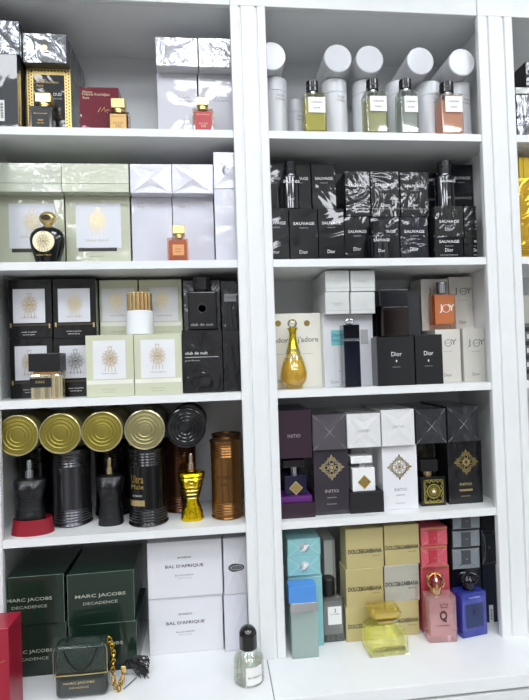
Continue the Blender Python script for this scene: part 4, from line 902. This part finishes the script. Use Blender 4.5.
bk = ini('black box in deep shadow behind the dark blue bottle', 274, 312, 452, 8.4, Z4, 8, wrap('141016', .3), top=None); bk.part('foil_print', filigree(1.2), M('3a3a36', .3, metal=.6), bk.loc(296, 464, -.03))
pt_ = It('perfume_box', 'plum purple box lying above the dark blue bottle', 'perfume box', 272, 311.6, 410.5, 1.8, bk.top, 13); pt_.box(PUR); pt_.text('INITIO', 294, 436, 13, M('a89aa6', .4), 3.4)
gx = wrap(PURG, .1, 20, .4)
def lozbox(label, u0, u1, vt, Y, mat, orn, om, oc, R, tm, names, group, d=5.8):
    b = ini(label, u0, u1, vt, Y, Z4, d, mat, group=group); b.part('filigree_diamond', filigree(R), om, b.loc(oc[0], oc[1], -.01))
    b.part('badge', addprism(newbm(), [(.4, 0), (0, .4), (-.4, 0), (0, -.4)], -.06, 0), om, b.loc(oc[0], oc[1], -.03))
    for s_, v, w_, hh in names: b.text(s_, (u0+u1)/2+.5, v, w_, tm, hh)
    return b
gi = 'tall boxes with a filigree diamond'
b1_ = lozbox('tall grey-purple box with filigree diamond', 314.2, 348.8, 449.5, 2.4, gx, 0, M('c9b98f', .35, metal=.5), (331.6, 467.5), 2.5, M('b0a8a8', .4), (('INITIO', 491, 14, 3), ('PARFUM', 497.5, 9, 1.3), ('PARFUMS PRIVES', 504, 10, 1.2)), gi)
tops = 'wrapped boxes lying along the top of the fourth shelf row'
t_ = It('perfume_box', 'grey-purple wrapped box lying on the grey-purple diamond box', 'perfume box', 312.2, 346.2, 414, 1.8, b1_.top, 13, tops); t_.box(wrap(PURG, .3, 20, .35)); t_.fold(wrap('514b52', .35, 20, .3), k=.4)
b2_ = lozbox('tall white box with gold filigree diamond', 382.8, 417.5, 445, 3.0, wrap('e3e3e6', .06, 20, .4), 0, M('a8966a', .35, metal=.5), (399.3, 467), 2.55, M('8a8a8e', .4), (('INITIO', 489.5, 13, 3), ('PARFUM', 495, 9, 1.3), ('PARFUMS PRIVES', 503, 10, 1)), gi)
wb = ini('white box set back behind the white square bottle', 352, 381, 449, 8.8, Z4, 7.5, wrap('dcdcdc', .1, 20), top=b2_.top); wb.part('foil_print', filigree(1.6), M('b8a878', .35, metal=.5), wb.loc(364, 458, -.03))
for u0, u1, vt, l, z in ((346.8, 380.6, 413.5, 'white wrapped box lying above the white square bottle', wb.top), (381.4, 414.5, 409.5, 'white wrapped box lying on the tall white diamond box', b2_.top)):
    t_ = It('perfume_box', l, 'perfume box', u0, u1, vt, 2.0, z, 13, tops, top=None); t_.box(wrap('d2d3d2', .3, 24)); t_.fold(wrap('dadada', .5, 30, .35), k=.3); t_.text('INITIO', (u0+u1)/2, (vt+vt+34)/2, 12, M('b0b0b0', .4), 2.6, dy=-.36)
tw = It('bottle_stand', 'open black box base under the white square bottle', 'stand', 350.3, 384, 492, 2.0, Z4, 5.6); tw.box(M('141216', .6))
inibottle('white square bottle with gold diamond badge and white cap', 352.5, 375.3, 468, 2.6, tw.top, 3.0, M('eceded', .2, coat=.6), M('eceded', .2, coat=.6), 350.8, 372.2, 456, 463.5, M('cdb878', .35, metal=.5), 364.4, 482, 1.4)
bb_ = ini('black box in shadow behind the gold-faced bottle', 417.8, 433.5, 443, 9.2, Z4, 8, wrap('0f0f11', .3), top=b2_.top); bb_.part('foil_print', filigree(1.9), M('5a5238', .3, metal=.7), bb_.loc(425, 455, -.03))
t_ = It('perfume_box', 'black wrapped box with crossed folds above gold-faced bottle', 'perfume box', 415.4, 446.2, 408.6, 2.6, bb_.top, 13, tops); t_.box(wrap('1d1f22', .3, 20, .3)); t_.fold(wrap('2d2f33', .4, 20, .28), k=.4)
b3_ = lozbox('tall black box with gold filigree diamond by the right wall', 448.3, 482.2, 441, 3.8, wrap('141418', .3, 16, .35), 0, M('c9b070', .3, metal=.8), (466, 462), 2.6, M('b8a878', .4), (('INITIO', 484, 13, 2.6), ('PARFUMS PRIVES', 496, 10, 1)), gi)
b3_.part('gold_bar', bx(-1.4, 1.4, -b3_.d/2-.05, -b3_.d/2, b3_.loc(0, 490).z-.2, b3_.loc(0, 490).z+.2), GOLD); b3_.part('badge', addlathe(newbm(), [(0, -.06), (.75, -.06), (.75, 0), (0, 0)], axis='Y', seg=24), GOLD, b3_.loc(466, 462, -.03))
t_ = It('perfume_box', 'black wrapped box with crossed folds at the right wall', 'perfume box', 447, 478.6, 406, 3.0, b3_.top, 13, tops); t_.box(wrap('1b1d20', .3, 20, .3)); t_.fold(wrap('292b2f', .4, 20, .28), k=.4)
it = It('perfume_bottle', 'black square bottle with ornate gold face', 'perfume bottle', 421.5, 446, 476.5, 3.6, Z4, 3.4); w, h, d = it.w, it.h, it.d
it.box(BLACKG, 'bottle_body', .15, seg=2, smooth=True); it.part('collar', lathe([(0, 0), (1.0, 0), (1.0, 1.0), (0, 1.0)], seg=14), M('dcbf90', .2, metal=1), (-.5, 0, h)); it.part('cap', bx(-2.1, 1.5, -d/2+.2, d/2-.2, 1.0, it.loc(431, 463).z-h+.6, .15, 2), BLACK, (-.3, 0, h), smooth=True)
fl = newbm(); zc = h*.5
for q in range(4):
    for s_ in (1, -1):
        a = q*PI/2
        pts = [(1.5, 1.9*s_), (1.85, 1.2*s_), (1.5, .9*s_), (1.9, .4*s_), (1.6, 0)]
        ribbon(fl, [(x*math.cos(a)-z*math.sin(a), (x*math.sin(a)+z*math.cos(a))*1.15) for x, z in pts], .22, 0)
        pts = [(1.95, 1.95*s_), (2.0, .9*s_), (2.0, 0)]
        ribbon(fl, [(x*math.cos(a)-z*math.sin(a), (x*math.sin(a)+z*math.cos(a))*1.15) for x, z in pts], .16, 0)
for rr, ww in ((1.35, .28), (.95, .14), (.6, .2)): ribbon(fl, [(rr*math.cos(2*PI*k/30), rr*math.sin(2*PI*k/30)) for k in range(30)], ww, 0, closed=True)
for k in range(16): a = 2*PI*k/16; ribbon(fl, [(.65*math.cos(a), .65*math.sin(a)), (.95*math.cos(a+.2), .95*math.sin(a+.2))], .08, 0)
it.part('gold_face', fl, M('c8b85a', .3, metal=.9), (0, -d/2, zc)); it.part('badge', addlathe(newbm(), [(0, -.12), (.35, -.1), (.4, 0), (0, 0)], axis='Y', seg=16), M('e8dcc0', .3), (0, -d/2-.02, zc), smooth=True)
# ================= MIDDLE BAY, COUNTER LEVEL
TEAL = M('8ac0c3', .35, coat=.4)
a = It('perfume_box', 'tall turquoise box behind the blue capped bottle', 'perfume box', 289.3, 323, 574.5, 2.7, 0, 6.2); a.box(TEAL); a.part('top_band', bx(-a.w/2-.02, a.w/2+.02, -a.d/2-.02, a.d/2+.02, a.h-.6, a.h-.5), M('c0e4e4', .4)); zt = a.top
for v, l, d in ((556.2, 'middle turquoise gift box with dark ribbon knot', 6.4), (538.8, 'top turquoise gift box with dark ribbon knot under shelf', 6.4)):
    b = It('perfume_box', l, 'perfume box', 287.3, 320.5, v, 2.2, zt, d, 'small turquoise boxes with ribbon knots'); b.box(TEAL, bev=.1); zt = b.top+.02
    kn = newbm(); R_ = .95
    addlathe(kn, [(0, -.5), (.4, -.48), (.75, -.3), (.95, 0), (0, .0)], seg=20, axis='Y'); kb = b.part('knot', kn, M('2c3236', .25, coat=.6, fleck='dfe6e8'), (.1, -b.d/2, b.h/2), smooth=True)
    k2 = newbm()
    for s_ in (-.35, 0, .35): tube(k2, [(-.55+s_, -.42, -.6), (s_*.6, -.62, 0), (.4+s_, -.42, .6)], .1, 6)
    link('knot_strands', k2, M('e6eaea', .3), kb, smooth=True)
    cl = newbm(); 
    for pts in (((-b.w/2+.2, .2), (-.9, b.h/2)), ((-b.w/2+.2, b.h-.2), (-.9, b.h/2)), ((b.w/2-.2, .2), (1.1, b.h/2)), ((b.w/2-.2, b.h-.2), (1.1, b.h/2))): ribbon(cl, pts, .06, -b.d/2, .03)
    b.part('wrap_crease', cl, M('b6dfe0', .3, coat=.5))
it = It('perfume_bottle', 'frosted pale green bottle with blue cap and silver collar', 'perfume bottle', 291.5, 318.5, 612.5, -.9, 0, 2.6); w, h, d = it.w, it.h, it.d
it.part('bottle_body', bx(-w/2, w/2, -d/2, d/2, 0, h, .12, 2), GLASS('d8e8e4', .35, .35, .2), smooth=True); it.part('perfume', bx(-w/2+.25, w/2-.25, -d/2+.25, d/2-.25, .5, h-1.6, .1), GLASS('bcd6cb', .3, .45), smooth=True)
z1_ = it.loc(304, 603).z; z2_ = it.loc(303, 585.5).z
it.part('collar', bx(-w/2+.02, w/2-.02, -d/2+.02, d/2-.02, h+.01, z1_, .05), M('c2c2c4', .25, metal=.8), (-.05, 0, 0)); it.part('cap', bx(-w/2-.12, w/2+.0, -d/2-.05, d/2+.05, z1_+.01, z2_, .15, 2), M('4f8fd8', .35), (-.15, 0, 0), smooth=True)
it = It('perfume_bottle', 'clear grey square bottle with round black cap and white label', 'perfume bottle', 322.8, 344.6, 597, 3.4, 0, 3.2); w, h, d = it.w, it.h, it.d
it.box(GLASS('e2e6e4', .7), 'bottle_body', .2, seg=3, smooth=True); it.part('perfume', bx(-w/2+.3, w/2-.3, -d/2+.3, d/2-.3, 1.3, h-.9, .12, 2), GLASS('e8e6e0', .3, .4), smooth=True)
it.panel('paper_label', 328, 606.5, 341.5, 624.5, M('e9eae8', .5)); it.text('DOLCE GABBANA', 335, 614, 10, DARKTXT, 1, dy=-.05); it.text('3', 335, 610.5, 2, DARKTXT, dy=-.05); it.text('D&G', 336, 636, 13, M('6a6a68', .4), 3.5, dy=-.04)
it.part('cap', lathe([(0, 0), (1.3, 0), (1.35, .1), (1.35, 3.1), (1.15, 3.3), (0, 3.3)], seg=36), M('0b0b0d', .3), (-.55, 0, h), smooth=True)
b = It('perfume_box', 'tall pale marbled box set back behind black capped bottle', 'perfume box', 325, 336, 540, 9.3, 0, 7); b.box(M('e4e4e0', .4, coat=.5, fleck='cccec8'))
b.part('grey_stripe', bx(.6, 1.0, -b.d/2-.03, -b.d/2, .05, b.h-.05), M('a8aaa6', .4))
DGC = M('c9bb84', .45, metal=.4, coat=.3, crinkle=.1, scale=15)
DGS = M('c5c3b4', .3, metal=.5, coat=.8, crinkle=.5, scale=20)
gd = 'gold boxes stacked three high in two columns'
for col, (u0, u1, vs, Y, tvs) in enumerate(((346, 383.4, (606.2, 568.5, 528.5), 2.9, (625.5, 588.5, 551)), (384.4, 419.2, (601.5, 565, 525), 3.4, (620.5, 583.5, 547)))):
    z = 0
    for r_, vt in enumerate(vs):
        l = ('bottom', 'middle', 'top')[r_]+' box of the '+('left', 'right')[col]+' gold stack'+(' in crinkled silvery wrap' if (col, r_) == (1, 1) else '')
        b = It('perfume_box', l, 'perfume box', u0, u1, vt, Y, z, 4.6, gd); b.box(DGS if (col, r_) == (1, 1) else DGC); z = b.top+.01
        b.text('DOLCE&GABBANA', (u0+u1)/2+.3, tvs[r_], 35, M('1c1a12', .4), 4.4, .02); b.text('the one', u1-7, tvs[r_]+4, 8, M('3a3626', .4), 1.4)
def theone():
    it = It('perfume_bottle', 'wide clear yellow bottle with big golden glass cap', 'perfume bottle', 370, 408.5, 633, -2.6, 0, 5.2); w, h, d = it.w, it.h, it.d
    def body(s0, s1, z0, z1):
        bm = newbm(); q = [(-1, -1), (1, -1), (1, 1), (-1, 1)]
        for_ = [[bm.verts.new((x*w/2*s, y*d/2*s, z)) for x, y in q] for s, z in ((s0, z0), (1*s0/s0*s0, z0+.2), (s0, z1*.72), (s1, z1))]
        for a, b_ in zip(for_, for_[1:]):
            for i in range(4): bm.faces.new((a[i], a[(i+1) % 4], b_[(i+1) % 4], b_[i]))
        bm.faces.new(for_[0]); bm.faces.new(for_[-1]); bmesh.ops.remove_doubles(bm, verts=bm.verts, dist=1e-4)
        bmesh.ops.bevel(bm, geom=bm.edges[:], offset=.14, segments=2, affect='EDGES'); return bm
    H = h+.9
    it.part('bottle_body', body(1, .72, 0, H), GLASS('fbfcf6', .6), smooth=True)
    it.part('perfume', body(.84, .62, .5, H-.7), GLASS('f3f1b4', .4, .16), smooth=True)
    it.part('collar', bx(-1.6, 1.6, -1.1, 1.1, 0, .5, .1, 2), GOLD, (0, 0, H+.01), smooth=True)
    cp = newbm(); q = [(-1, -1), (1, -1), (1, 1), (-1, 1)]; rs_ = [[cp.verts.new((x*a, y*b_, z)) for x, y in q] for a, b_, z in ((1.5, 1.2, .52), (2.75, 1.9, 1.5), (2.9, 2.0, 2.6), (2.5, 1.7, 3.0))]
    for a, b_ in zip(rs_, rs_[1:]):
        for i in range(4): cp.faces.new((a[i], a[(i+1) % 4], b_[(i+1) % 4], b_[i]))
    cp.faces.new(rs_[0]); cp.faces.new(rs_[-1]); bmesh.ops.bevel(cp, geom=cp.edges[:], offset=.12, segments=2, affect='EDGES')
    it.part('cap', cp, GLASS('f8ee90', .8, .1), (0, 0, H), smooth=True); it.part('cap_core', bx(-2.1, 2.1, -1.3, 1.3, 1.0, 2.5, .2, 2), M('ecd850', .2, metal=.8), (0, 0, H), smooth=True)
    it.text('DOLCE&GABBANA', 390, 648.5, 33, M('4a4620', .4), 4, .02, dy=-.06); it.text('THE ONE', 390, 641, 14, M('7a7640', .4), 2, dy=-.04)
theone()
RED = M('b84654', .35, coat=.5, crinkle=.1, scale=15); REDF = wrap('c65560', .4, 20, .3)
a = It('perfume_box', 'tall red box behind the crowned pink bottle', 'perfume box', 421.8, 450.2, 566, 3.7, 0, 7); a.box(RED); z = a.top
a.part('gold_edge', bx(-a.w/2-.02, a.w/2+.02, -a.d/2-.03, -a.d/2, a.h-.35, a.h-.15), GOLDP)
cr_ = newbm(); l = a.loc(434, 576, -.03); ribbon(cr_, [(-1.3, -.8), (-1.5, .6), (-.7, 0), (0, 1.0), (.7, 0), (1.5, .6), (1.3, -.8)], .4, 0, closed=True); a.part('crown_print', cr_, M('7a0f1c', .4), l)
for v, l in ((545.5, 'lower small red wrapped box on tall red box'), (527, 'upper small red wrapped box under the shelf')):
    b = It('perfume_box', l, 'perfume box', 420.8, 447.3, v, 3.2, z, 8, 'small red boxes with bands'); b.box(RED); b.fold(REDF, z1=b.h-.5, k=.3); b.part('gold_edge', bx(-b.w/2-.02, b.w/2+.02, -b.d/2-.04, -b.d/2, b.h-.42, b.h-.22), GOLDP); b.panel('centre_band', 428.5, v+4, 436.5, v+16, M('b02a3a', .3, coat=.6), t=.32); z = b.top+.01
def crown(R, H, band, m, it, loc, gem=None, n=6):
    bm = newbm(); addlathe(bm, [(R*.62, 0), (R*.68, 0), (R*.68, band), (R*.62, band)], seg=28); addlathe(bm, [(0, band*.9), (R*.62, band*.9)], seg=28)
    for k in range(n):
        a = 2*PI*k/n+.3; pts = []
        for i in range(12):
            f = -.75+(.75+1.45)*i/11; rr = R*math.cos(f)*.98+.02; zz = band+(H*.86-band)*(math.sin(f)+math.sin(.75))/(1+math.sin(.75))
            pts.append((rr*math.cos(a), rr*math.sin(a), zz))
        tube(bm, pts, R*.11, 6)
        addlathe(bm, [(0, band-.05), (R*.1, band+.05), (R*.1, band+.2), (0, band+.3)], seg=8, cx=R*.66*math.cos(a), cy=R*.66*math.sin(a))
    z = H*.86; addlathe(bm, [(0, z), (R*.2, z+.1), (R*.22, z+.25), (0, z+.45)], seg=12)
    c = it.part('crown_cap', bm, m, loc, smooth=True)
    if gem: link('crown_filling', lathe([(0, band), (R*.6, band), (R*.75, H*.5), (R*.5, H*.75), (0, H*.82)], seg=20), gem, c, smooth=True)
def qbottle(label, u0, u1, vt, Y, rz, glass, liq, d, top_slope, name, zl):
    it = It('perfume_bottle', label, 'perfume bottle', u0, u1, vt, Y, 0, d, rz=rz); w, h = it.w, it.h
    bm = newbm(); addbox(bm, -w/2, w/2, -d/2, d/2, 0, h, .28, 2); it.part('bottle_body', bm, glass, smooth=True)
    it.part('perfume', bx(-w/2+.55, w/2-.55, -d/2+.4, d/2-.4, 1.1, h-1.0, .12, 2), liq, smooth=True)
    return it
it = qbottle('pink square bottle with black letter and golden crown cap', 429.5, 457.3, 597, -.3, -4, GLASS('f8dcdc', .6, .22), GLASS('f0a0a4', .35, .45), 3.2, 0, 'Q', 0)
it.text('Q', 444, 616.5, 8, M('3a1016', .4), 12, .03); it.text('DOLCE&GABBANA', 444, 625.5, 13, M('3a1016', .4), 1.3); rg = newbm(); ribbon(rg, [(-.55, -.35), (-.75, .4), (-.3, .1), (0, .5), (.3, .1), (.75, .4), (.55, -.35)], .12, 0, closed=True); it.part('crown_print', rg, M('3a1016', .4), it.loc(444.5, 605.5, -.03))
it.part('collar', lathe([(0, 0), (1.0, 0), (1.05, .15), (1.05, 1.1), (0, 1.1)], seg=28), M('e8c4a0', .2, metal=1), (-.6, 0, it.h), smooth=True); crown(1.75, 3.4, .5, M('e2b080', .2, metal=1), it, (-.6, 0, it.h+1.1), M('7a1420', .2, coat=.6))
it = qbottle('cobalt blue square bottle with dark crown cap', 459.5, 487.5, 592.5, .7, 9, GLASS('5a6cf0', .6, .25), GLASS('3346c8', .35, .5), 3.3, 0, 'K', 0)
it.text('DOLCE&GABBANA', 473, 597.5, 13, M('aab6f0', .4), 1.4); it.part('dark_plate', bx(-it.w/2+.9, it.w/2-.9, -it.d/2-.03, -it.d/2, 1.9, it.h-2.2), M('1e2c5c', .35)); it.text('K', 474, 612, 6, M('0c1024', .3), 8, dy=-.06)
it.part('collar', lathe([(0, 0), (1.1, 0), (1.1, .5), (0, .5)], seg=28), M('3a3c48', .25, metal=1), (0, 0, it.h), smooth=True); crown(1.9, 3.2, 1.2, M('4a4c52', .25, metal=1), it, (0, 0, it.h+.5), M('1a1c22', .2, coat=.6), 8)
GRB = wrap('22262c', .3, 20, .3); GRF = wrap('7c8288', .35, 24, .28)
a = It('perfume_box', 'tall dark box behind the cobalt blue bottle', 'perfume box', 453.4, 482, 566, 4.6, 0, 8); a.box(M('14161c', .3, coat=.6)); z = a.top
for v, l in ((547, 'lowest of the three small grey boxes with crossed folds'), (529, 'middle of the three small grey boxes with crossed folds'), (511, 'highest small grey box half hidden by the shelf edge')):
    b = It('perfume_box', l, 'perfume box', 452, 479.8, v, 3.4, z, 9, 'small grey boxes with crossed folds'); b.box(GRB); b.fold(GRF, k=.35, z1=b.h-.2); c = (452+479.8)/2; b.panel('centre_band', c-5, v+3, c+4, v+16.5, M('3c4046', .3, coat=.6), t=.36); z = b.top+.01
a = It('perfume_box', 'tall navy box with white sticker against the right wall', 'perfume box', 483.5, 500, 563.5, 5.2, 0, 9); a.box(M('181c2a', .3, coat=.6)); a.panel('white_sticker', 489.3, 605, 493.4, 622.5, M('e4e6e6', .5)); l = a.loc(491.3, 614, -.05); bb2 = newbm()
for i in range(9): addbox(bb2, l.x-.22, l.x+.22, l.y-.01, l.y, l.z-1.1+i*.25, l.z-1.0+i*.25)
a.part('barcode', bb2, BLACK)
b = It('perfume_box', 'small dark wrapped box on navy box against the right wall', 'perfume box', 481.2, 500, 529, 4.8, a.top, 9); b.box(GRB); b.fold(wrap('2e3238', .35, 24, .28), k=.35); b.panel('centre_band', 485.5, 532, 493, 560, M('23262c', .3, coat=.6), t=.36)
b2 = It('perfume_box', 'dark wrapped box squeezed under the shelf at the right wall', 'perfume box', 481, 500, 511, 4.8, b.top, 9); b2.box(GRB)
# ================= RIGHT BAY (cut by the picture edge)
b = It('perfume_box', 'silvery black wrapped box at right picture edge, top shelf', 'perfume box', 516.5, 545, 95, 3, Z1, 9); b.box(wrap('3a3c40', 1, 30, .2, .6)); b.fold(wrap('8c8e92', 1, 30, .2, .7)); z = b.top
b = It('perfume_box', 'flat pale grey box on the silvery black box at right edge', 'perfume box', 515.5, 548, 87.5, 2.6, z, 9.6); b.box(wrap('b9bcb8', .3)); z = b.top
b = It('perfume_box', 'dark box upright at the right picture edge, top shelf', 'perfume box', 526, 545, 62, 5, z, 6); b.box(wrap('202226', .3))
GF = M('e0b63c', .28, metal=1, crinkle=.6, scale=40, coat=.5)
b = It('perfume_box', 'large golden foil box at the right picture edge', 'perfume box', 518.5, 548, 178, 3, Z2, 9); b.box(GF); z = b.top
gl2 = newbm(); 
for i in range(5): ribbon(gl2, [(-b.w/2, 1.2+i*.35), (b.w/2, 1.2+i*.35)], .1, -b.d/2, .04)
b.part('embossed_lines', gl2, M('a87a14', .3, metal=1))
b = It('perfume_box', 'narrow golden box lying on the large golden foil box', 'perfume box', 519, 548, 157.5, 3.4, z, 9); b.box(M('e2c042', .28, metal=.9, coat=.5))
b.part('cellophane_fold', addprism(newbm(), [(-b.w/2+.9, .1), (-b.w/2+1.0, .1), (-b.w/2+1.0, b.h-.1), (-b.w/2+.9, b.h-.1)], -b.d/2-.04, -b.d/2), M('7a5c14', .3))
b = It('perfume_box', 'black and white printed box at the right edge, third shelf', 'perfume box', 523.5, 550, 323, 3, Z3, 8); b.box(M('7c7e7c', .4, fleck='2a2a2a')); z = b.top
for i in range(7): b.panel('printed_patch', 525+(i%2)*2, 327+i*7, 540, 331.5+i*7, M('d4d6d4', .4) if i % 2 else M('1c1c1e', .4))
b = It('perfume_box', 'cream grey box above the printed box at the right edge', 'perfume box', 523, 550, 295, 3.4, z, 8); b.box(M('a9a89c', .4)) 
# ------------------------------------------------------------------ light of the shop
w = bpy.data.worlds.new('shop'); bpy.context.scene.world = w; w.use_nodes = True
nt = w.node_tree; N = nt.nodes; L = nt.links; bg = N['Background']
# noise backdrop for the unseen shop, bright patches added for contrast in reflections
tc = N.new('ShaderNodeTexCoord'); mp = N.new('ShaderNodeMapping'); mp.inputs['Scale'].default_value = (2.2, 2.2, 1.1); L.new(tc.outputs['Generated'], mp.inputs[0])
no = N.new('ShaderNodeTexNoise'); no.inputs['Scale'].default_value = 1.6; no.inputs['Detail'].default_value = 2.0; L.new(mp.outputs[0], no.inputs['Vector'])
rp = N.new('ShaderNodeValToRGB'); rp.color_ramp.elements[0].position = .42; rp.color_ramp.elements[0].color = (.10, .10, .105, 1); rp.color_ramp.elements[1].position = .62; rp.color_ramp.elements[1].color = (1.5, 1.52, 1.55, 1)
L.new(no.outputs['Fac'], rp.inputs[0]); L.new(rp.outputs[0], bg.inputs[0]); bg.inputs[1].default_value = WORLD
def area(x, y, z, sx, sy, e, col=(1, 1, 1), rot=(0, 0, 0)):
    l = bpy.data.lights.new('led', 'AREA'); l.shape = 'RECTANGLE'; l.size = sx*S; l.size_y = sy*S; l.energy = e; l.color = col
    o = bpy.data.objects.new('led_light', l); C.objects.link(o); o.location = world(x, y, z); o.rotation_euler = rot; return o
# ------------------------------------------------------------------ camera
cam = bpy.data.cameras.new('camera'); cam.sensor_fit = 'VERTICAL'; cam.sensor_height = 24; cam.lens = 24*CF/700; cam.clip_start = .01
co = bpy.data.objects.new('camera', cam); C.objects.link(co)
m = Matrix.Identity(4)
for i in range(3): m[i][0] = cr[i]; m[i][1] = cu[i]; m[i][2] = -cf[i]
m.translation = world(*CP); co.matrix_world = m
sc_ = bpy.context.scene; sc_.camera = co
sc_.view_settings.view_transform = 'Standard'; sc_.view_settings.look = 'None'; sc_.view_settings.gamma = 1; sc_.view_settings.use_curve_mapping = False
sc_.view_settings.exposure = EXPO
